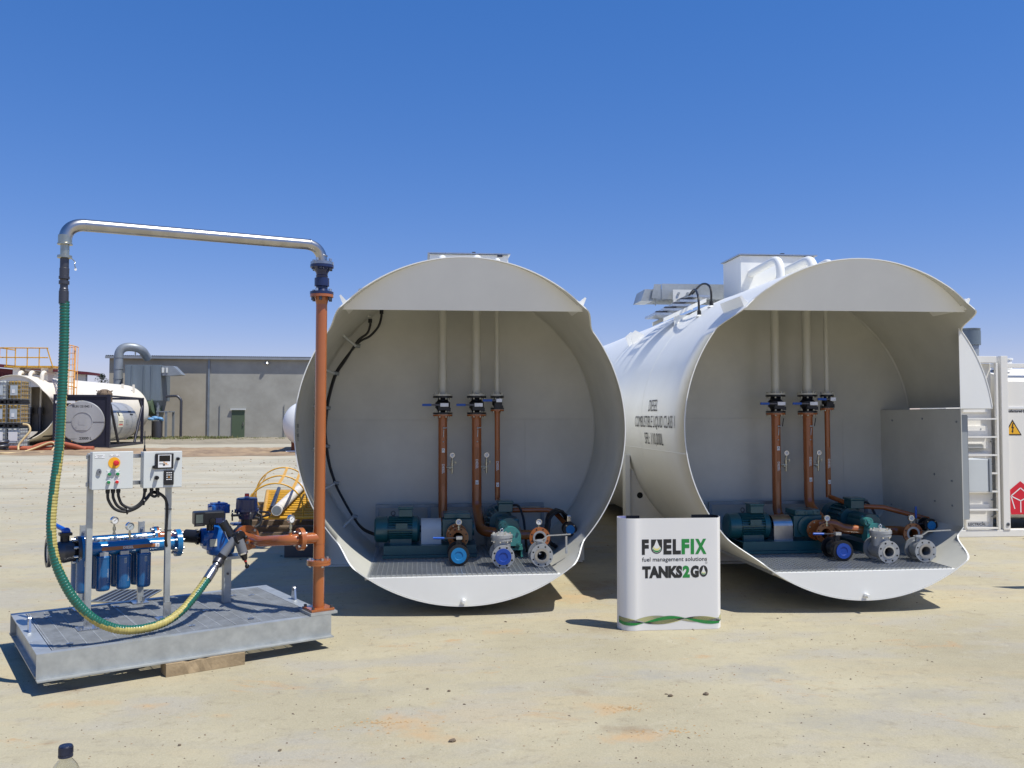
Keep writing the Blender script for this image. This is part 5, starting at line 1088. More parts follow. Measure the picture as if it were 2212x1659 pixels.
for off, fl, m_ in ((0, False, 0), (-.004, True, 1)):
    vs = [bpos(cl[-1]*i/NB, z, off) for z in (.002, .3, .6, BH) for i in range(NB+1)]; w_ = NB+1
    fs = [(j_*w_+i, j_*w_+i+1, (j_+1)*w_+i+1, (j_+1)*w_+i) for j_ in range(3) for i in range(NB)]
    q.add(vs, [tuple(reversed(f)) if fl else f for f in fs], m_, True)
vs = [bpos(cl[-1]*i/NB, BH, o_) for i in range(NB+1) for o_ in (0, -.004)]; q.add(vs, [(2*i, 2*i+2, 2*i+3, 2*i+1) for i in range(NB)], 0)
q.build('banner_panel', ['banner', 'banner_inner'], t)
q = MB()
for z0, z1 in ((BH-.05, BH+.001),):
    vs = [bpos(cl[-1]*i/NB, z, -.006) for z in (z0, z1) for i in range(NB+1) if cl[-1]*i/NB < .20 or cl[-1]*i/NB > cl[-1]-.32]
ia = [i for i in range(NB+1) if cl[-1]*i/NB < .13]; ib = [i for i in range(NB+1) if cl[-1]*i/NB > cl[-1]-.30]
for grp in (ia, ib):
    vs = [bpos(cl[-1]*i/NB, z, -.0065) for z in (BH-.035, BH+.003) for i in grp]; n_ = len(grp)
    q.add(vs, [(i, i+1, n_+i+1, n_+i) for i in range(n_-1)], 0)
for s_ in (.01, cl[-1]-.01):
    a = bpos(s_, 0, -.008); q.box(a[0]-.008, a[0]+.008, a[1]-.004, a[1]+.004, .002, BH+.002)
q.build('edge_strip', 'black', t)
# where the flat front begins and ends, measured along the path
sL = next(c_ for c_, p_ in zip(cl, cp) if p_.x > -.375 and p_.y < .06); sF = sL
def front(x, z, off=.0012):   # x metres right of the left end of the flat front
    return bpos(sL+x, z, off)
TX = .05; UW = .585/ .608
q = MB()
def logo(s, size, x0, z0, width, m, bold, x1=None):
    v, f_ = text_geo(s, size, bold=bold, align='LEFT'); mn = min(a_[0] for a_ in v); mx = max(a_[0] for a_ in v); k_ = width/(mx-mn)
    q.add([front(x0+(a_[0]-mn)*k_, z0+a_[1]) for a_ in v], f_, m)
L0 = .055; WW = .565
zt_ = .945-(.945)*((742-565)/(1490-565))
def bz(pxl): return BH*(1-(pxl-565)/(1500-565))
cap = (bz(742)-bz(860)); zb = bz(860)
sz = cap/.729
u = WW/(1040-375)
def bx(pxl): return L0+(pxl-375)*u
logo('F', sz, bx(375), zb, (447-375)*u, 0, .009)
logo('E', sz, bx(597), zb, (680-597)*u, 0, .009); logo('L', sz, bx(692), zb, (776-692)*u, 0, .009)
logo('F', sz, bx(783), zb, (863-783)*u, 1, .009); logo('I', sz, bx(877), zb, (912-877)*u, 1, .009); logo('X', sz, bx(922), zb, (1040-922)*u, 1, .009)
# the U with a drop cut out of it
def drop(cx, cz, r, h, m, lift, n=28):
    pl = []
    for i in range(n+1):
        a = -math.pi*.0+math.pi+math.pi*i/n; pl.append((cx+r*math.cos(a), cz+r*math.sin(a)))
    for i in range(1, 9):
        f_ = i/9; pl.append((cx+r*(1-f_)**1.0*math.cos(.35*f_)*(1-.35*f_*(1-f_)*2), cz+h*f_**1.15))
    pl.append((cx, cz+h))
    for i in range(8, 0, -1):
        f_ = i/9; pl.append((cx-r*(1-f_)*math.cos(.35*f_)*(1-.35*f_*(1-f_)*2), cz+h*f_**1.15))
    c_ = (cx, cz); P_ = [front(a, b, lift) for a, b in pl]; P_.append(front(*c_, lift)); n_ = len(pl); q.add(P_, [(i, (i+1) % n_, n_) for i in range(n_)], m)
def crescent(cx, cz, r, r2, dz, m, lift, a0=200, a1=340, n=16):
    o_ = [front(cx+r*math.cos(R(a0+(a1-a0)*i/n)), cz+r*math.sin(R(a0+(a1-a0)*i/n)), lift) for i in range(n+1)]
    i_ = [front(cx+r2*math.cos(R(a0+(a1-a0)*i/n)), cz+dz+r2*math.sin(R(a0+(a1-a0)*i/n)), lift) for i in range(n+1)]
    q.add(o_+i_, [(i, i+1, n+2+i, n+1+i) for i in range(n)], m)
uc = bx(527); ur = (583-470)*u/2; zc_ = zb+ur*.98
pl = [(uc-ur, zb+cap), (uc-ur*.30, zb+cap), (uc-ur*.30, zb+cap*.6)]
o_ = [front(uc+ur*math.cos(math.pi+math.pi*i/20), zc_+ur*math.sin(math.pi+math.pi*i/20)) for i in range(21)]
ctr = front(uc, zc_); q.add(o_+[ctr], [(i, i+1, 21) for i in range(20)], 0)
for sg in (-1, 1): q.add([front(uc+sg*ur, zc_), front(uc, zc_), front(uc+sg*ur*.22, zb+cap), front(uc+sg*ur, zb+cap)], [(0, 1, 2, 3)], 0)
q.add([front(uc-ur*.22, zb+cap), front(uc, zc_), front(uc+ur*.22, zb+cap)], [(0, 1, 2)], 0)
drop(uc, zc_-.001, ur*.80, cap*.62, 2, .0018)
crescent(uc, zc_, ur*.76, ur*.80, ur*.30, 1, .0022, 190, 350); crescent(uc, zc_+ur*.16, ur*.60, ur*.62, ur*.34, 3, .0024, 185, 355)
v, f_ = text_geo('fuel management solutions', .05, align='LEFT', bold=.0004); mn = min(a_[0] for a_ in v); mx = max(a_[0] for a_ in v); k_ = (1045-377)*u/(mx-mn)
q.add([front(bx(377)+(a_[0]-mn)*k_, bz(925)+a_[1]) for a_ in v], f_, 0)
cap2 = bz(965)-bz(1055); z2 = bz(1057); s2 = cap2/.729
logo('TANKS', s2, bx(378), z2, (790-378)*u, 0, .008); logo('2', s2, bx(793), z2, (867-793)*u, 1, .008); logo('G', s2, bx(874), z2, (960-874)*u, 0, .008)
oc, orr = bx(1008), (1052-965)*u/2
N = 28; o_ = [front(oc+orr*math.cos(2*math.pi*i/N), z2+cap2/2+cap2*.53*math.sin(2*math.pi*i/N)) for i in range(N)]+[front(oc, z2+cap2/2)]
q.add(o_, [(i, (i+1) % N, N) for i in range(N)], 0); drop(oc, z2+cap2*.38, orr*.58, cap2*.58, 2, .0018, 20); crescent(oc, z2+cap2*.38, orr*.52, orr*.55, orr*.22, 1, .0022, 190, 350); crescent(oc, z2+cap2*.44, orr*.40, orr*.42, orr*.22, 3, .0024, 185, 355)
# registered mark ring
N = 20; rr1 = .0105; mc = (bx(1037), bz(941)); o_ = [front(mc[0]+rr1*k_*math.cos(2*math.pi*i/N), mc[1]+rr1*k_*math.sin(2*math.pi*i/N)) for k_ in (1, .86) for i in range(N)]; q.add(o_, [(i, (i+1) % N, N+(i+1) % N, N+i) for i in range(N)], 0)
v, f_ = text_geo('R', .014); q.add([front(mc[0]+a_[0], mc[1]-.005+a_[1]) for a_ in v], f_, 0)
q.build('logo_print', ['ink', 'ink_green', 'banner', 'pale_yellow'], t)
# woven wave along the foot
q = MB(); s0, s1 = .20, sL+.80
def wz(px_, y_): return bz(y_)
key = [(205, 1395, 1400), (260, 1465, 1440), (350, 1440, 1400), (430, 1460, 1390), (560, 1395, 1385), (640, 1390, 1400), (760, 1390, 1430), (850, 1460, 1400), (980, 1455, 1440), (1060, 1425, 1400), (1112, 1370, 1385)]
def wav(x, a, b, c_): return a*math.sin(b*x+c_)
SW = [sL-.17+i*(1.0)/140 for i in range(141)]
def band(f0, f1, m, lift):
    A = [bpos(s_, f0(s_-sL), lift) for s_ in SW]; Bv = [bpos(s_, f1(s_-sL), lift) for s_ in SW]; n_ = len(SW); q.add(A+Bv, [(i, i+1, n_+i+1, n_+i) for i in range(n_-1)], m)
def line_(f, m, lift, w): band(lambda x: f(x)-w/2, lambda x: f(x)+w/2, m, lift)
zc0 = .082
A1 = lambda x: zc0+.035*math.cos(8.8*(x-.30)); A2 = lambda x: zc0-.030*math.cos(8.8*(x-.22)); A3 = lambda x: zc0+.012-.030*math.cos(8.8*(x-.60)+.6)
band(lambda x: min(A2(x), A3(x)), lambda x: max(A2(x), A3(x)), 2, .0010)
for i in range(15):
    f_ = i/14; line_(lambda x, f_=f_: A1(x)*(1-f_)+A2(x+.03)*f_, 0 if f_ > .45 else 1, .0016+.00002*i, .0016 if f_ > .45 else .0034)
for i in range(10):
    f_ = i/9; line_(lambda x, f_=f_: (A1(x)+.004)*(1-f_)+A3(x)*f_, 3, .0014+.00002*i, .0012)
q.build('wave_print', ['ink', 'ink_green', 'wave_yellow', 'swirl_grey'], t)

# ================================================================ WHITE CONTAINER ON THE RIGHT
YC = 12.5
t = thing('tank_container', 'white framed container with a ladder panel and red pentagon emblem, far right', 'container', None, (10.6, YC+1.2, 0), )
def bx3(nm, m, *bs, **kw):
    q = MB()
    for b_ in bs: q.box(*b_)
    return q.build(nm, m, t, kw.get('bev', .004))
bx3('bottom_rail', 'off_white', (7.95, 14, YC, YC+.16, -.0+.003, .105)); bx3('top_rail', 'off_white', (7.95, 8.80, YC, YC+.10, 2.66, 2.76)); bx3('top_rail', 'off_white', (8.86, 14, YC+.14, YC+.24, 2.60, 2.66))
bx3('corner_post', 'off_white', (8.865, 8.975, YC-.01, YC+.15, .106, 2.765)); bx3('corner_post', 'off_white', (7.95, 8.08, YC-.01, YC+.15, .106, 2.655)); bx3('corner_post', 'off_white', (13.85, 14.0, YC-.01, YC+.15, .106, 2.765))
bx3('corner_post', 'off_white', (8.785, 8.82, YC+.0, YC+.05, .106, 2.655))
for x in (7.95, 13.85): bx3('corner_post', 'off_white', (x, x+.15, YC+2.2, YC+2.35, .005, 2.765))
bx3('bottom_rail', 'off_white', (7.95, 14, YC+2.19, YC+2.35, .106, .2))
# ladder bay: cabinet with recessed panels behind horizontal rungs
bx3('service_cabinet', 'off_white', (8.085, 8.78, YC+.12, YC+.9, .106, 2.655))
for z0, z1 in ((1.885, 2.0), (1.33, 1.70), (.86, 1.29), (.65, .83), (.20, .50)): bx3('access_panel', 'off_white', (8.30, 8.70, YC+.085, YC+.119, z0+.01, z1-.01))
q = MB()
for z in (1.42, 1.36, 1.18, 1.12, 1.06, .83, .79, .75): q.box(8.33, 8.60, YC+.072, YC+.0845, z-.008, z+.006)
for z0 in (1.18, .86):
    for i in range(9): q.box(8.34, 8.62, YC+.078, YC+.0848, z0+.02+i*.012+.10, z0+.02+i*.012+.103, 1)
q.build('louvre', ['off_white', 'swirl_grey'], t)
z = 1.80
while z > .10:
    q = MB(); q.box(8.27, 8.775, YC-.01, YC+.03, z-.014, z+.010); q.build('ladder_rung', 'off_white', t); z -= .2775
q = MB(); q.box(8.262, 8.285, YC+.0, YC+.045, .106, 1.80); q.build('ladder_side', 'off_white', t)
q = MB()
for x, z in ((8.33, 1.64), (8.58, 1.64), (8.33, .21), (8.58, .21), (8.76, 1.45), (8.76, 1.1), (8.76, .8), (8.76, .55), (8.76, .3)): q.cyl((x, YC+.115, z), (x, YC+.08, z), .011, n=6)
q.build('panel_bolts', 'galv_dull', t)
q = MB(); add_text(q, 'ELECTRICAL', .055, lambda a, b: (8.325+a, YC+.0835, .165+b), 0, align='LEFT', bold=.001, sx=1.02)
q.box(8.30, 8.66, YC+.086, YC+.118, .14, .195+.025, 1); q.build('panel_lettering', ['ink', 'off_white'], t)
# tank body
q = MB(); prof = [(YC+.20, .42), (YC+.15, .62), (YC+.15, 1.0), (YC+.15, 2.38), (YC+.20, 2.46), (YC+.85, 2.62), (YC+2.2, 2.62), (YC+2.2, .35), (YC+.9, .16), (YC+.45, .24)]
pl = [(9.0, y_, z_) for y_, z_ in prof]; q.prism(pl, (4.8, 0, 0)); q.build('tank_body', 'off_white', t, .02)
q = MB(); q.box(8.98, 13.8, YC+.135, YC+.149, 1.955, 1.985); q.build('body_seam', 'white_gloss', t)
q = MB(); add_text(q, 'Manufactured by', .058, lambda a, b: (8.995+a, YC+.1475, 1.90+b), 0, align='LEFT', bold=.0015); q.build('maker_lettering', 'ink', t)
q = MB(); yy = YC+.147; tri = [(9.150, 1.790), (9.0, 1.545), (9.30, 1.545)]; tri2 = [(9.150, 1.755), (9.028, 1.562), (9.272, 1.562)]
q.add([(a, yy, b) for a, b in tri], [(0, 1, 2)], 0); q.add([(a, yy-.001, b) for a, b in tri2], [(0, 1, 2)], 1)
q.add([(a, yy-.002, b) for a, b in ((9.150, 1.735), (9.125, 1.655), (9.145, 1.655), (9.135, 1.61), (9.125, 1.612), (9.150, 1.572), (9.166, 1.618), (9.155, 1.616), (9.172, 1.675), (9.152, 1.675), (9.170, 1.735))], [(0, 1, 9, 10), (1, 2, 3, 8, 9), (3, 4, 5, 6, 7, 8)], 0)
q.build('hazard_sign', ['ink', 'yellow'], t)
q = MB(); cx_, cz_, rp = 9.26, .55, .27
pent = [(cx_+rp*math.sin(R(72*k)), cz_+rp*1.05*math.cos(R(72*k))) for k in range(5)]
q.add([(a, yy, b) for a, b in pent], [(0, 1, 2, 3, 4)], 0)
def wl_(p0, p1, w):
    p0 = Vector((p0[0], 0, p0[1])); p1 = Vector((p1[0], 0, p1[1])); d_ = (p1-p0).normalized(); n_ = Vector((-d_.z, 0, d_.x))*w/2
    q.add([(v_.x, yy-.0012, v_.z) for v_ in (p0-n_, p1-n_, p1+n_, p0+n_)], [(0, 1, 2, 3)], 1)
inn = [(cx_+rp*.62*math.sin(R(72*k)), cz_+rp*.66*math.cos(R(72*k))) for k in range(5)]
wl_(inn[4], (cx_, cz_-.02), .016); wl_(inn[1], (cx_, cz_-.02), .016); wl_((cx_, cz_-.02), (cx_, cz_-.20), .016); wl_(inn[4], inn[3], .016); wl_(inn[1], inn[2], .016); wl_(inn[4], inn[0], .016); wl_(inn[0], inn[1], .016)
q.build('emblem', ['logo_red', 'white_gloss'], t)
q = MB(); q.cyl((9.27, YC+.55, 2.58), (9.27, YC+.55, 2.74), .15, n=24); q.cyl((9.27, YC+.55, 2.74), (9.27, YC+.55, 2.765), .165, n=24); q.build('vent_cap', 'white_gloss', t)
q = MB(); q.cyl((8.93, YC-.012, .19), (8.93, YC-.018, .19), .028, n=16); q.cyl((8.93, YC-.018, .19), (8.93, YC-.022, .19), .018, n=16, m=1); q.build('locking_stud', ['galv_dull', 'dark_steel'], t)
q = MB(); q.box(8.99, 9.07, YC+.16, YC+.18, .16, .22); q.build('blue_tag', 'tarp', t)
# grey vent stack behind
t = thing('vent_stack', 'dark grey ribbed plastic vent pipe rising behind the white container', 'pipe', None, (9.3, 13.9, 0))
q = MB(); q.lathe((9.3, 13.9, 0), (0, 0, 1), [(0, 0), (0, .14)]+[(2.0+i*.05, .14+(.006 if i % 2 else 0)) for i in range(22)]+[(3.07, .13)], 24, 0, True); q.build('pipe', 'duct_grey', t)
q = MB(); q.lathe((9.3, 13.9, 3.05), (0, 0, 1), [(0, .14), (.0, .175), (.24, .175), (.24, .165), (.28, .175), (.28, 0)], 24, 0); q.build('cap', 'duct_blue', t)

# ================================================================ LEFT BACKGROUND
# --- distant white tank with open end
LT = F(-21.2, 48.0, 2.166, R(-3.2)) @ Matrix.Scale(1.143, 4)
t = thing('yard_tank', 'large cream white horizontal tank open towards us, far left behind the plastic tanks', 'storage tank', LT, (0, 0, -1.88))
q = MB(); n = 120; R2 = 1.58
def yf2(z): 
    k_ = max(0, min(1, (z/R2+.95)/1.5)); return .75*(1-abs(2*k_-1)**2.0)
for rad, fl in ((R2, False), (R2-.03, True)):
    rows = [0, .3, .9, 2.0, 5, 9, 12.5]; vs = []
    for y_ in rows:
        for k in range(n):
            a = 2*math.pi*k/n; vs.append((rad*math.cos(a), max(y_, yf2(rad*math.sin(a))), rad*math.sin(a)))
    fs = [(i*n+k, i*n+(k+1) % n, (i+1)*n+(k+1) % n, (i+1)*n+k) for i in range(len(rows)-1 if not fl else 3) for k in range(n)]; q.add(vs, [tuple(reversed(f)) if fl else f for f in fs], 1 if fl else 0, True)
rim = [((rad)*math.cos(2*math.pi*k/n), yf2(rad*math.sin(2*math.pi*k/n)), rad*math.sin(2*math.pi*k/n)) for rad in (R2, R2-.03) for k in range(n)]; q.add(rim, [((k+1) % n, k, n+k, n+(k+1) % n) for k in range(n)], 0)
q.build('shell', ['cream', 'bay_white_shaded'], t)
q = MB(); q.lathe((0, 12.5, 0), (0, 1, 0), [(.62*math.sin(a*math.pi/20), R2*math.cos(a*math.pi/20)) for a in range(11)], 60, 0, True); q.build('end_dome', 'cream', t)
q = MB(); q.lathe((0, 1.98, 0), (0, 1, 0), [(0, R2-.035), (0, 0)], 60); q.build('bay_back_wall', 'bay_shade', t)
q = MB(); pl = [(1.5*math.cos(math.pi+.75+(math.pi-1.5)*i/20), .1, 1.5*math.sin(math.pi+.75+(math.pi-1.5)*i/20)) for i in range(21)]; q.prism(pl, (0, .02, 0)); q.build('sill_plate', 'cream', t)
pl = [((R2-.03)*math.cos(.72+(math.pi-1.44)*i/20), .12, (R2-.03)*math.sin(.72+(math.pi-1.44)*i/20)) for i in range(21)]; q = MB(); q.prism(pl, (0, .02, 0)); q.build('visor_plate', 'off_white', t)
for x in (-.1, .38):
    q = MB(); q.cyl((x, 1.8, .1), (x, 1.8, 1.4), .05, n=10, m=1); q.cyl((x, 1.8, -1.3), (x, 1.8, -.2), .08, n=10, m=0); q.cyl((x, 1.8, -.2), (x, 1.8, .1), .14, n=10, m=0); q.build('riser_pipe', ['dark_steel', 'off_white'], t)
q = MB(); q.box(-.9, 1.0, .9, 1.8, -1.3, -1.0); q.build('pump', 'black', t)
for y_ in (2.0, 9.5): q = MB(); q.box(-1.4, 1.4, y_, y_+.2, -1.88, -1.0); q.build('saddle', 'timber_old', t)
for x in (-.75, .55): q = MB(); q.box(x, x+.32, 1.4, 1.9, 1.35, 1.98); q.build('platform_leg', 'off_white', t)
for x in (-.25, .25, .8): q = MB(); q.tube(arc_path([(x, 1.0, 1.3), (x, 1.0, 1.75), (x, 2.2, 1.72)], .2), .09, 10); q.build('vent_pipe', 'cream', t)
q = MB(); q.box(.50, .85, 3.2, 4.2, 1.2, 1.95); q.build('hatch_box', 'off_white', t)
for x, y_ in ((.9, 10.2), (1.15, 11.2)): q = MB(); q.box(x-.05, x+.05, y_, y_+.1, 1.1, 1.55); q.build('lifting_lug', 'cream', t)
# --- yellow railing platform on top
t = thing('access_platform', 'yellow handrail platform on top of the cream tank', 'platform', LT, (-.2, 1.8, 1.95), )
q = MB(); q.box(-1.05, 1.25, 1.2, 2.6, 1.98, 2.06); q.build('deck', 'safety_yellow', t)
for y_ in (1.2,):
    for z in (2.45, 2.90): q = MB(); q.tube([(-1.15, y_, z), (.95, y_, z)], .028, 8); q.build('handrail', 'safety_yellow', t)
    for x in (-.95, -.55, .0, .55): q = MB(); q.cyl((x, y_, 2.06), (x, y_, 2.9), .026, n=8); q.build('rail_post', 'safety_yellow', t)
    q = MB(); q.tube([(.90, y_, 2.9), (1.18, y_, 2.02)], .03, 8); q.build('rail_post', 'safety_yellow', t)
q = MB(); q.tube(arc_path([(-1.1, 1.2, 2.9), (-1.28, 1.2, 2.9), (-1.28, 1.2, 2.45), (-1.1, 1.2, 2.45)], .08), .028, 8); q.tube([(-1.28, 1.2, 2.9), (-1.28, 2.6, 2.9)], .028, 8); q.build('handrail', 'safety_yellow', t)
t = thing('caged_ladder', 'orange caged ladder leaning on the side of the cream tank', 'ladder', LT, (1.7, 1.5, -1.8))
top, bot = Vector((1.35, 2.6, 3.05)), Vector((2.05, .9, -.2)); dd = bot-top
q = MB()
for sx in (-.22, .22): q.tube([top+Vector((sx, 0, 0)), bot+Vector((sx, 0, -1.3))], .03, 6)
for i in range(12): p = top+dd*i/11; q.cyl(p+Vector((-.22, 0, 0)), p+Vector((.22, 0, 0)), .018, n=6)
q.build('ladder', 'safety_orange', t)
for f_ in (.0, .38, .62): q = MB(); p = top+dd*f_; q.tube([p+Vector((.38*math.cos(a), -.65*math.sin(a), .08*math.sin(a))) for a in [math.pi*i/12 for i in range(13)]], .025, 6); q.build('cage_hoop', 'safety_orange', t)
for k in range(11): a = math.pi*k/10; o_ = Vector((.38*math.cos(a), -.65*math.sin(a), .08*math.sin(a))); q = MB(); q.tube([top+o_, top+dd*.95+o_], .017, 5); q.build('cage_bar', 'safety_orange', t)
# --- plastic IBC tanks in two stacks
rows_ = [('topmost', 'top'), ('middle', 'middle'), ('bottom', 'ground')]
cols = [['ibc_plastic', 'ibc_amber', 'ibc_plastic'], ['ibc_amber', 'ibc_amber', 'ibc_plastic']]
names = [['clear caged plastic tank at the top of the left stack', 'amber stained caged plastic tank, middle of the left stack', 'clear caged plastic tank at the foot of the left stack'],
         ['yellow topped caged plastic tank at the top of the right stack', 'amber caged plastic tank with grey plate, middle of the right stack', 'pale caged plastic tank with a white poster, foot of the right stack']]
for ci, x0 in enumerate((-18.92, -18.30)):
    for ri in range(3):
        zb = .25+(2-ri)*1.06; t = thing('bulk_container', names[ci][ri], 'plastic tank', None, (x0+.29, 41.2, zb), 'caged plastic tanks stacked at the far left')
        q = MB(); q.box(x0+.03, x0+.54, 40.93, 41.8, zb+.17, zb+1.0); q.cyl((x0+.28, 41.3, zb+1.0), (x0+.28, 41.3, zb+1.035), .1, n=12); q.build('bottle', cols[ci][ri], t, .05)
        q = MB()
        for z in (.2, .42, .62, .82, 1.0): q.box(x0, x0+.57, 40.89, 40.91, zb+z-.012, zb+z+.012); q.box(x0+.56, x0+.58, 40.9, 41.84, zb+z-.012, zb+z+.012); q.box(x0-.01, x0+.01, 40.9, 41.84, zb+z-.012, zb+z+.012)
        for k in range(5): q.box(x0+k*.14-.01+.005, x0+k*.14+.01+.005, 40.895, 40.905, zb+.16, zb+1.01)
        for k in range(6): q.box(x0+.565, x0+.575, 40.95+k*.17, 40.97+k*.17, zb+.16, zb+1.01)
        q.build('cage', 'galv_dull', t)
        q = MB()
        for k in (0, .235, .47): q.box(x0+k, x0+k+.09, 40.9, 41.84, zb+.0, zb+.10)
        q.box(x0, x0+.56, 40.9, 41.84, zb+.11, zb+.15); q.build('pallet', 'black', t)
        q = MB(); q.box(x0+.13, x0+.43, 40.865, 40.888, zb+.36, zb+.80, 0); q.box(x0+.20 if ri < 2 else x0+.10, x0+.32 if ri < 2 else x0+.48, 40.855, 40.863, zb+.45, zb+.62 if ri < 2 else zb+.85, 1); q.build('label_plate', ['ibc_plate', 'plate_white'], t)
# --- navy framed tank container
TC = F(-15.25, 44.9, .24, R(3.5)); TW, TH_, TL = 2.62, 2.62, 6.6
t = thing('tank_container', 'silver road tank in a dark navy frame with 23000 L on its end', 'container', TC, (-1.3, 3, 0))
q = MB(); N = 40; pl_o = [(-TW, 0), (0, 0), (0, TH_), (-TW, TH_)]
cx_, cz_, rr_ = -1.28, 1.28, 1.06
vs = []; 
for k in range(N):
    a = 2*math.pi*k/N+math.pi/4; c_, s_ = math.cos(a), math.sin(a); m_ = max(abs(c_), abs(s_)); vs.append((cx_+rr_*c_, 0, cz_+rr_*s_)); vs.append((cx_+1.24*c_/m_, 0, cz_+1.24*s_/m_))
q.add(vs, [(2*k, 2*k+1, (2*k+3) % (2*N), (2*k+2) % (2*N)) for k in range(N)])
for x0_, x1_ in ((-TW, -TW+.16), (-.16, 0)): q.box(x0_, x1_, -.06, .12, 0, TH_+.02)
q.box(-TW+.161, -.161, -.05, .1, TH_-.10, TH_); q.box(-TW+.161, -.161, -.05, .1, .0, .12)
q.build('end_frame', 'container_navy', t)
q = MB()
for x0_ in (-TW, -.14): q.box(x0_, x0_+.14, TL-.15, TL, 0, TH_)
q.box(-TW, 0, TL-.12, TL-.02, TH_-.12, TH_-.001); q.box(-TW, 0, TL-.12, TL-.02, .001, .12); q.prism([(-.13, TL, TH_-.1), (-.13, TL, 1.9), (-.13, TL-.8, TH_-.1)], (.08, 0, 0)); q.build('end_frame', 'container_navy', t)
for z0_, z1_ in ((TH_-.09, TH_-.01), (.01, .14)): q = MB(); q.box(-.10, -.01, .13, TL-.16, z0_, z1_); q.box(-TW+.01, -TW+.10, .13, TL-.16, z0_, z1_); q.build('side_rail', 'container_navy', t)
for y0_, y1_ in ((.15, 1.75), (TL-.2, TL-1.75)): q = MB(); q.cyl((-.05, y0_, 2.15), (-.05, y1_, .14), .07, n=4); q.build('diagonal_brace', 'container_navy', t)
q = MB(); q.lathe((cx_, -.02, cz_), (0, 1, 0), [(.42, .0), (.30, .5), (.12, .95), (.08, rr_-.01), (.4, rr_-.005), (TL-.38, rr_-.005), (TL-.2, .85), (TL-.14, 0)], 56, 0)
q.lathe((cx_, .02, cz_), (0, -1, 0), [(0, rr_-.02), (.05, rr_-.05), (.05, 0)], 48, 0); bar = q.build('barrel', 'alu_clad', t)
q = MB(); q.lathe((cx_, -.032, cz_+.02), (0, -1, 0), [(0, .48), (.02, .48), (.02, .46), (.01, .46)], 36); q.box(cx_-1.05, cx_-.50, -.045, -.031, cz_-.01, cz_+.01, 1); q.box(cx_+.50, cx_+1.05, -.045, -.031, cz_-.01, cz_+.01, 1); q.box(cx_-.16, cx_+.13, -.05, -.033, cz_-.14, cz_+.10, 0); q.box(cx_-.26, cx_+.20, -.06, -.033, cz_-.40, cz_-.16, 0); q.build('end_cover', ['alu_clad', 'dark_steel'], bar)
q = MB(); add_text(q, 'BLSU 221042 1', .145, lambda a, b: (cx_-.02+a, -.0325, cz_+.72+b), 0, bold=.004); add_text(q, '23000 L', .175, lambda a, b: (cx_+.16+a, -.0325, cz_-.86+b), 0, bold=.005); add_text(q, 'CAPACITY', .08, lambda a, b: (cx_-.42+a, -.0325, cz_-.86+b), 0); q.build('end_lettering', 'ink', t)
q = MB()
for a0_ in (R(8), R(26), R(44)): 
    vs = []
    for y_ in (.5, TL-.6):
        for da in (0, R(2.2)): vs.append((cx_+(rr_+.004)*math.cos(a0_+da), y_, cz_+(rr_+.004)*math.sin(a0_+da)))
    if a0_ < R(30) and a0_ > R(20): q.add(vs, [(0, 2, 3, 1)])
for y_ in (1.2, 3.1, 3.25, 5.0): q.lathe((cx_, y_, cz_), (0, 1, 0), [(0, rr_+.004), (.05, rr_+.004)], 56)
q.build('cladding_strap', 'duct_grey', t)
q = MB()
def sidep(y0_, y1_, z0_, z1_, m):
    vs = [];
    for k in range(6):
        z_ = z0_+(z1_-z0_)*k/5; a = math.asin(max(-1, min(1, z_/(rr_+.006))))
        for y_ in (y0_, y1_): vs.append((cx_+(rr_+.006)*math.cos(a), y_, cz_+z_))
    q.add(vs, [(2*k, 2*k+1, 2*k+3, 2*k+2) for k in range(5)], m)
sidep(2.3, 3.3, -.28, .55, 0); sidep(2.45, 2.7, .30, .50, 1); sidep(2.45, 3.15, .0, .03, 1); sidep(2.45, 3.15, -.08, -.05, 1); sidep(2.45, 3.15, -.18, -.12, 2)
q.build('side_placard', ['sign_cream', 'ink', 'logo_red'], t)
for a_ in ((3.8, 4.3, -.15, .1), (1.2, 1.9, -.2, .3)): q = MB(); sidep(*a_, 0); q.build('patch_panel', 'galv', t)
for a_ in ((4.7, 5.3, .5, .58), (4.8, 5.4, .35, .43)): q = MB(); sidep(*a_, 0); q.build('side_marking', 'ink', t)
q = MB(); q.lathe((-.62, 1.2, TH_-.35), (0, 0, 1), [(0, 0), (0, .37), (.45, .37), (.58, .28), (.66, .12), (.67, 0)], 20, 0)
for a in range(7): q.cyl((-.62+.3*math.cos(a*.9), 1.2+.3*math.sin(a*.9), TH_+.15), (-.62+.4*math.cos(a*.9), 1.2+.4*math.sin(a*.9), TH_+.26), .02, n=5)
q.build('manhole', 'timber_old', t)
q = MB(); q.box(-TW+.1, -TW+1.0, -.075, -.062, TH_-.42, TH_-.30); q.build('number_plate', 'plate_white', t)
# --- hoses and lengths of pipe on the ground at the left
def ghose(name, label, cat, pts, r, m, sub=6, n=8):
    q = MB(); q.tube(bez(pts, sub), r, n); tag(q.build(name, m), label, cat)
ghose('ground_pipe', 'thick red brown pipe lying in front of the navy container', 'pipe', [(-17.9, 40.4, .38), (-17.3, 40.2, .38), (-16.6, 40.3, .36), (-15.2, 40.4, .36), (-14.4, 40.4, .36)], .12, 'hose_red')
ghose('ground_pipe', 'red brown hose curving over the thick red brown pipe', 'hose', [(-17.0, 40.0, .32), (-16.5, 40.2, .55), (-15.9, 40.3, .62), (-15.2, 40.2, .50), (-14.6, 40.1, .34)], .10, 'hose_red')
ghose('yellow_hose', 'thin yellow hose rising in an arc beside the plastic tanks', 'hose', [(-17.35, 40.3, 1.45), (-17.1, 40.25, 1.40), (-17.02, 40.2, 1.15), (-17.2, 40.1, .85), (-17.38, 40.0, .55), (-17.35, 39.9, .33)], .045, 'hose_tan')
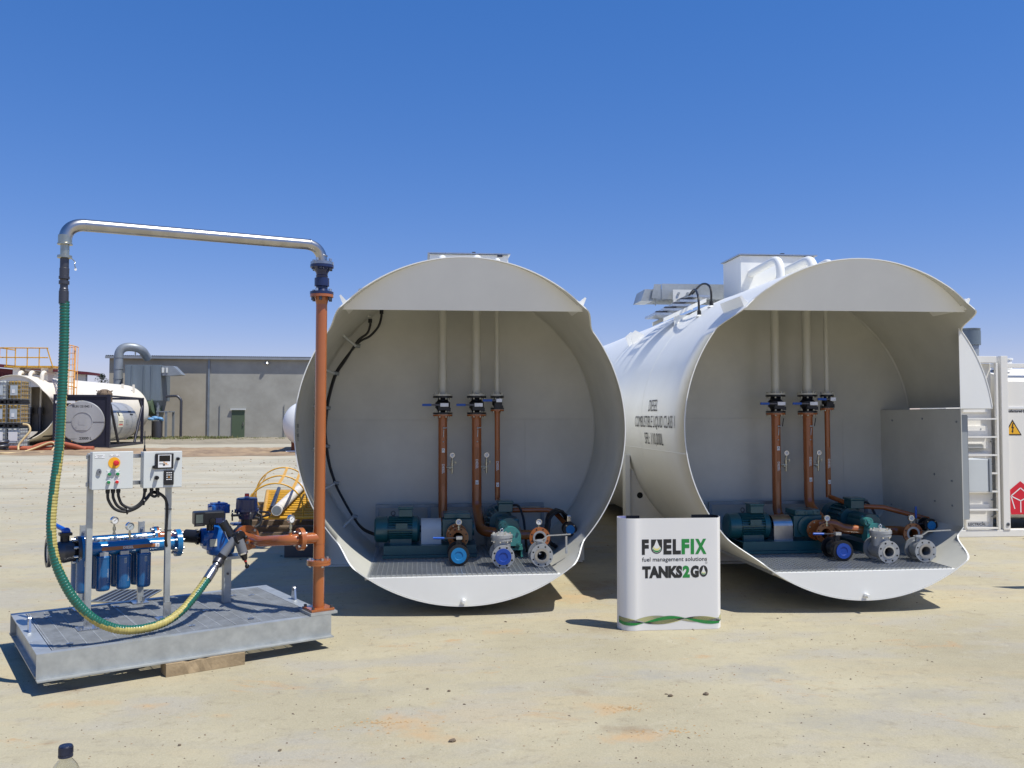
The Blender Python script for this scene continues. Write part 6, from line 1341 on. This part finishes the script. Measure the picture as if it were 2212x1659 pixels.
ghose('yellow_hose', 'thin tan hose snaking on the ground before the plastic tanks', 'hose', [(-18.6, 38.4, .27), (-18.1, 38.0, .27), (-17.6, 38.4, .27), (-17.1, 37.9, .27), (-16.4, 38.2, .27), (-15.6, 38.3, .27)], .04, 'hose_tan')
ghose('yellow_hose', 'tan hose looped over the red brown pipes', 'hose', [(-16.9, 39.5, .28), (-16.5, 39.7, .45), (-16.0, 39.8, .66), (-15.75, 39.7, .55), (-15.8, 39.5, .30)], .04, 'hose_tan')
ghose('grey_hose', 'coiled dark grey hose on the ground by the plastic tanks', 'hose', [(-18.0+.42*math.cos(i*.7), 39.4+.3*math.sin(i*.7), .36+.02*i) for i in range(20)], .07, 'dark_steel')
# --- small domed white tank seen behind the first big tank
t = thing('small_tank', 'small white dome ended tank on a brown stand behind the orange riser', 'storage tank', None, (-4.6, 39, .22))
q = MB(); DX, DY, DZ, DR = -4.97, 38.2, 1.50, .98
q.lathe((DX, DY+.5, DZ), (0, -1, 0), [(.55*math.cos(a*math.pi/20), DR*math.sin(a*math.pi/20)) for a in range(10, -1, -1)], 48, 0, True); q.lathe((DX, DY+.5, DZ), (0, 1, 0), [(0, DR), (5, DR), (5, 0)], 48); q.build('shell', 'white_gloss', t)
q = MB(); q.box(DX-.62, DX+.62, DY+.6, DY+.75, .24, .95); q.lathe((DX-.35, DY+.595, .6), (0, -1, 0), [(0, .05), (.002, .05), (.002, 0)], 12, 1); q.build('stand', ['rust', 'off_white'], t)
q = MB(); q.cyl((DX-.8, DY+.3, .30), (DX+.7, DY+.3, .34), .035, n=8); q.build('drain_pipe', 'white_gloss', t)

# ================================================================ PILE BETWEEN THE SKID AND THE FIRST TANK
A8 = R(8)
def pf(x, y, z): return Vector((x, y, z))
t = thing('scrap_pallet', 'weathered timber pallet under the yellow ladder sections', 'pallet', None, (-2.1, 15, 0))
for i in range(7):
    y_ = 13.0+i*.78; x_ = -2.05-(y_-12.9)*.155; q = MB(); q.box(x_-.55, x_+.95, y_, y_+.16, .01, .11); q.build('plank', 'timber_old', t)
for i in range(2):
    q = MB(); a, b = Vector((-2.55+i*1.35, 12.9, .17)), Vector((-3.3+i*1.25, 17.9, .17)); d_ = (b-a).normalized(); n_ = Vector((d_.y, -d_.x, 0))*.05; q.prism([a-n_, a+n_, b+n_, b-n_], (0, 0, .10)); q.build('beam', 'timber_old', t)
q = MB(); q.box(-3.05, -1.9, 17.85, 18.0, .12, .34); q.build('end_board', 'timber', t)
t = thing('yellow_ladder', 'yellow steel ladder lying flat on the timber pallet', 'ladder', None, (-2.2, 15.3, .3))
lx0, lx1 = (-2.24, 12.95), (-2.98, 17.6)
for off in (0, .86):
    q = MB(); a = Vector((lx0[0]+off, lx0[1], .34)); b = Vector((lx1[0]+off*1.05, lx1[1], .34)); q.tube([a, b], .035, 8); q.build('stile', 'safety_yellow', t)
for i in range(14):
    f_ = i/13; x_ = lx0[0]+(lx1[0]-lx0[0])*f_; y_ = lx0[1]+(lx1[1]-lx0[1])*f_+.02; q = MB(); q.cyl((x_, y_, .335), (x_+.87, y_, .335), .024, n=8); q.build('rung', 'safety_yellow', t)
t = thing('ladder_cage', 'open yellow hoop cage lying on its side over the pallet', 'ladder cage', None, (-2.2, 14.2, .2))
HO = [(12.9, -2.08, .40, .84), (14.1, -2.20, .42, .87), (15.5, -2.36, .45, .92)]
for y_, x_, r_, zt_ in HO:
    q = MB(); zc__ = zt_-r_; q.tube([(x_+r_*.98*math.cos(a), y_+.1*math.cos(a), max(.12, zc__+r_*math.sin(a))) for a in [-.45+(math.pi+.9)*i/26 for i in range(27)]], .012, 6); q.build('hoop', 'safety_yellow', t)
for a in (R(22), R(52), R(82), R(128), R(155), R(176)):
    q = MB(); pts_ = [(x_+r_*.98*math.cos(a), y_+.1*math.cos(a), zt_-r_+r_*math.sin(a)) for y_, x_, r_, zt_ in HO]
    for p0, p1 in zip(pts_, pts_[1:]):
        p0, p1 = Vector(p0), Vector(p1); n_ = Vector((0.022*math.sin(a), 0, -.022*math.cos(a))); q.add([p0-n_, p1-n_, p1+n_, p0+n_], [(0, 1, 2, 3)])
    q.build('cage_strap', 'safety_yellow', t)
def ltube(name, label, cat, a, b, r, m, cap=None):
    q = MB(); q.cyl(a, b, r, n=20, m=0); d_ = (Vector(a)-Vector(b)).normalized()
    if cap: q.lathe(Vector(a), d_, [(.001, r*.86), (.002, 0)], 20, 1)
    for f_ in (.25, .5, .75): p_ = Vector(a).lerp(Vector(b), f_); q.lathe(p_, d_, [(-.006, r+.002), (.006, r+.002)], 20, 2)
    tag(q.build(name, [m, cap or m, 'box_grey_dark']), label, cat)
ltube('plastic_pipe', 'long white plastic pipe lying diagonally on the yellow ladder', 'pipe', (-2.05, 12.88, .45), (-2.28, 17.6, .47), .075, 'pvc', 'galv_dull')
ltube('plastic_pipe', 'dirty white plastic pipe beside the ladder, next to the tank', 'pipe', (-1.18, 12.7, .34), (-1.50, 15.8, .34), .085, 'pvc', 'ibc_plate')
ltube('steel_tube', 'slim dark steel tube on the yellow ladder', 'tube', (-2.22, 13.5, .42), (-2.70, 17.2, .42), .035, 'dark_steel')
ghose('black_hose', 'tangle of black hose at the near end of the yellow ladder', 'hose', [(-2.45+.16*math.cos(i*1.3)+.02*i, 12.75+.10*math.sin(i*1.1), .40+.05*math.sin(i*.9)) for i in range(14)], .015, 'rubber')
t = thing('yellow_gate', 'yellow steel gate section standing on edge against the tank', 'gate', None, (-1.25, 15.4, 0))
q = MB(); q.tube([(-1.2, 13.2, .1), (-1.2, 13.2, .75), (-1.55, 16.4, .75), (-1.55, 16.4, .1)], .022, 8); q.build('frame', 'safety_yellow', t)
for i in range(4): q = MB(); q.tube([(-1.21-i*.08, 13.6+i*.75, .1), (-1.21-i*.08, 13.6+i*.75, .74)], .016, 6); q.build('bar', 'safety_yellow', t)
q = MB(); q.box(-1.72, -.75, 11.45, 11.75, .0+.004, .22); tag(q.build('shaded_pallets', 'dark_steel'), 'dark block standing in for shaded pallets left of the first tank', 'pallet block')  # pallets in shadow, drawn as one block with the shade in its colour
# --- drain grate set in the yard behind the skid
q = MB(); P0 = [Vector((-3.17, 8.89, 0)), Vector((-2.68, 8.81, 0)), Vector((-2.65, 9.41, 0)), Vector((-3.13, 9.46, 0))]
q.add([p+Vector((0, 0, .003)) for p in P0], [(0, 1, 2, 3)], 1)
for i in range(9):
    f_ = i/8; a = P0[0].lerp(P0[1], f_)+Vector((0, 0, .008)); b = P0[3].lerp(P0[2], f_)+Vector((0, 0, .008)); n_ = Vector((.006, 0, 0)); q.prism([a-n_, a+n_, b+n_, b-n_], (0, 0, .004), 0)
for f_ in (0, 1): a = P0[0].lerp(P0[3], f_)+Vector((0, 0, .0045)); b = P0[1].lerp(P0[2], f_)+Vector((0, 0, .0045)); n_ = Vector((0, .008, 0)); q.prism([a-n_, b-n_, b+n_, a+n_], (0, 0, .008), 0)
tag(q.build('drain_grate', ['galv_dull', 'dark_steel']), 'flat steel drain grate in the yard behind the skid', 'drain grate')

# --- clear bottle at the very bottom edge
t = thing('plastic_bottle', 'clear plastic bottle with a navy cap at the bottom left edge', 'bottle', None, (-.60, 1.62, 0))
bxc, byc, bz0 = -.765, 2.02, .858
q = MB(); pr = [(0, 0), (.0, .026), (.006, .031), (.02, .032), (.11, .032), (.148, .0318), (.160, .0308), (.171, .0282), (.181, .0238), (.189, .018), (.194, .0135), (.198, .0125), (.212, .0125)]
q.lathe((bxc, byc, bz0), (0, 0, 1), pr, 36, 0, True); q.lathe((bxc, byc, bz0), (0, 0, 1), [(z_, max(0, r_-.0008)) for z_, r_ in pr][::-1], 36, 0, True); q.build('bottle_body', 'pet', t)
q = MB(); q.lathe((bxc, byc, bz0+.200), (0, 0, 1), [(0, .0128), (0, .0152), (.004, .0152), (.0045, .0142), (.006, .0142), (.0065, .0148), (.022, .0145), (.0245, .013), (.0245, 0)], 40, 0)
for k in range(40): a = 2*math.pi*k/40; q.box(bxc+.0143*math.cos(a)-.0004, bxc+.0143*math.cos(a)+.0010, byc+.0143*math.sin(a)-.0005, byc+.0143*math.sin(a)+.0005, bz0+.208, bz0+.220)
q.build('bottle_cap', 'bottle_cap', t)
t.location = (bxc, byc, bz0); BASE  # base sits on the stand
for ch in t.children:
    ch.data.transform(Matrix.Translation(Vector((-.60, 1.62, 0))-Vector((bxc, byc, bz0))))
t = thing('folding_table', 'small folding table that carries the clear bottle, below the photo', 'table', None, (bxc, byc, 0))
q = MB(); q.box(bxc-.25, bxc+.25, byc-.55, byc+.06, .833, .8565); q.build('table_top', 'plate_white', t, .004)
for x in (-.22, .22):
    for y in (-.5, .02): q = MB(); q.cyl((bxc+x, byc+y, .002), (bxc+x, byc+y, .832), .012, n=10); q.build('leg', 'galv', t)
t = thing('shadow_caster', 'unseen table shape added outside the right edge to cast a shadow into view', 'table', None, (6.9, 8.6, 0))  # unseen caster added for a ground shadow whose real source is unknown
q = MB(); q.prism([(6.43, 8.60, .76), (7.6, 8.60, .76), (7.6, 8.0, .76), (6.9, 8.05, .76), (6.62, 8.33, .76), (6.85, 8.40, .76), (7.3, 8.45, .76), (6.6, 8.47, .76)], (0, 0, .02)); q.build('table_top', 'timber', t)
for x, y in ((6.9, 8.5), (7.5, 8.5), (7.5, 8.05), (7.0, 8.08)): q = MB(); q.cyl((x, y, .002), (x, y, .759), .02, n=8); q.build('leg', 'galv', t)

# ================================================================ STONES
def stone(x, y, s, label, seed):
    rnd = random.Random(seed); q = MB(); n = 7; vs = []; fs = []
    for i in range(5):
        for j_ in range(n):
            t_ = math.pi*i/4; p_ = 2*math.pi*j_/n; k_ = rnd.uniform(.65, 1.1)*s
            vs.append((k_*1.2*math.sin(t_)*math.cos(p_), k_*math.sin(t_)*math.sin(p_), s*.42-k_*.6*math.cos(t_)))
    for i in range(4):
        for j_ in range(n): fs.append((i*n+j_, i*n+(j_+1) % n, (i+1)*n+(j_+1) % n, (i+1)*n+j_))
    q.add([(a+x, b+y, c) for a, b, c in vs], fs, 0); o = q.build('stone', 'stone'); return tag(o, label, 'stone')
stone(.19, 4.91, .019, 'flat brown stone alone in the lower middle foreground', 1)
stone(1.62, 5.56, .017, 'brown stone in front of the banner, left one of a pair', 2)
stone(1.86, 5.57, .018, 'brown stone in front of the banner, right one of a pair', 3)
stone(.20, 5.80, .011, 'small pale stone on the concrete in the centre foreground', 4)
proto = stone(-1.3, 5.0, .010, 'tiny dark stone chip lying on the pale concrete yard', 5); proto['group'] = 'scattered stone chips'
rnd = random.Random(77); pd = [(v_.co.x+1.3, v_.co.y-5.0, v_.co.z) for v_ in proto.data.vertices]
for v_, c_ in zip(proto.data.vertices, pd): v_.co = c_
proto.location = (-1.3, 5.0, 0)
for i in range(150):
    y = rnd.uniform(3.9, 11) if i < 110 else rnd.uniform(11, 22); x = rnd.uniform(-.58, .72)*y
    if i > 110: x = rnd.uniform(-.62, -.12)*y
    c = proto.copy(); COL.objects.link(c); c.location = (x, y, 0); c.rotation_euler = (0, 0, rnd.uniform(0, 6.28)); k_ = rnd.choice([.25, .3, .35, .4, .5, .6, .8, 1.1])*(1 if y < 11 else 2.0); c.scale = (k_*rnd.uniform(.8, 1.6), k_, k_*.8)
# loose grit over the slab and clods further back
for nm, lb, m_, cnt, seed in (('gravel', 'fine dark grit scattered over the concrete yard', 'stone', 1500, 5), ('gravel', 'fine pale grit scattered over the concrete yard', 'dirt', 1100, 6)):
    rnd = random.Random(seed); q = MB(); cl_ = [(rnd.uniform(-.5, .6), rnd.uniform(4.0, 9)) for _ in range(30)]
    for i in range(cnt):
        if i % 4 == 0: y = 4*math.exp(rnd.random()*math.log(9)); x = rnd.uniform(-.62, .72)*y
        elif i % 4 == 1: y = rnd.uniform(11, 34); x = rnd.uniform(-.62, -.08)*y
        else: c_ = rnd.choice(cl_); y = c_[1]+rnd.gauss(0, .35); x = c_[0]*c_[1]+rnd.gauss(0, .5)
        e = rnd.uniform(.0018, .0048)*(1+max(0, y-8)*.22)*(1.7 if rnd.random() < .08 else 1); a = rnd.uniform(0, 6.28); ca, sa = math.cos(a)*e, math.sin(a)*e; z = gz(y)+.0005; w_ = rnd.uniform(1, 2.2)
        q.add([(x-ca*w_, y-sa*w_, z), (x+sa, y-ca, z), (x+ca*w_, y+sa*w_, z), (x-sa, y+ca, z), (x, y, z+e*.9)], [(0, 1, 4), (1, 2, 4), (2, 3, 4), (3, 0, 4)])
    tag(q.build(nm, m_), lb, 'gravel', kind='stuff')
# small heaps of dry clay
for i, (x, y, s, lb) in enumerate(((-2.56, 5.07, .10, 'small crumbled clay patch before the left corner of the skid'), (-.25, 5.25, .16, 'orange clay smear in the lower left foreground'), (1.45, 4.95, .13, 'orange clay smear below the two brown stones'), (1.3, 5.35, .10, 'reddish clay smear left of the two brown stones'))):
    rnd = random.Random(i+50); q = MB()
    for k in range(70):
        a = rnd.uniform(0, 6.28); r_ = s*abs(rnd.gauss(0, .6)); px_, py_ = x+r_*1.6*math.cos(a), y+r_*.8*math.sin(a); e_ = rnd.uniform(.003, .011)
        q.add([(px_-e_, py_-e_*.6, .001), (px_+e_, py_-e_*.5, .001), (px_+e_*.4, py_+e_, .001), (px_, py_, .001+e_*.5)], [(0, 1, 3), (1, 2, 3), (2, 0, 3)])
    tag(q.build('clay_crumbs', 'sand_spill'), lb, 'dirt', kind='stuff')
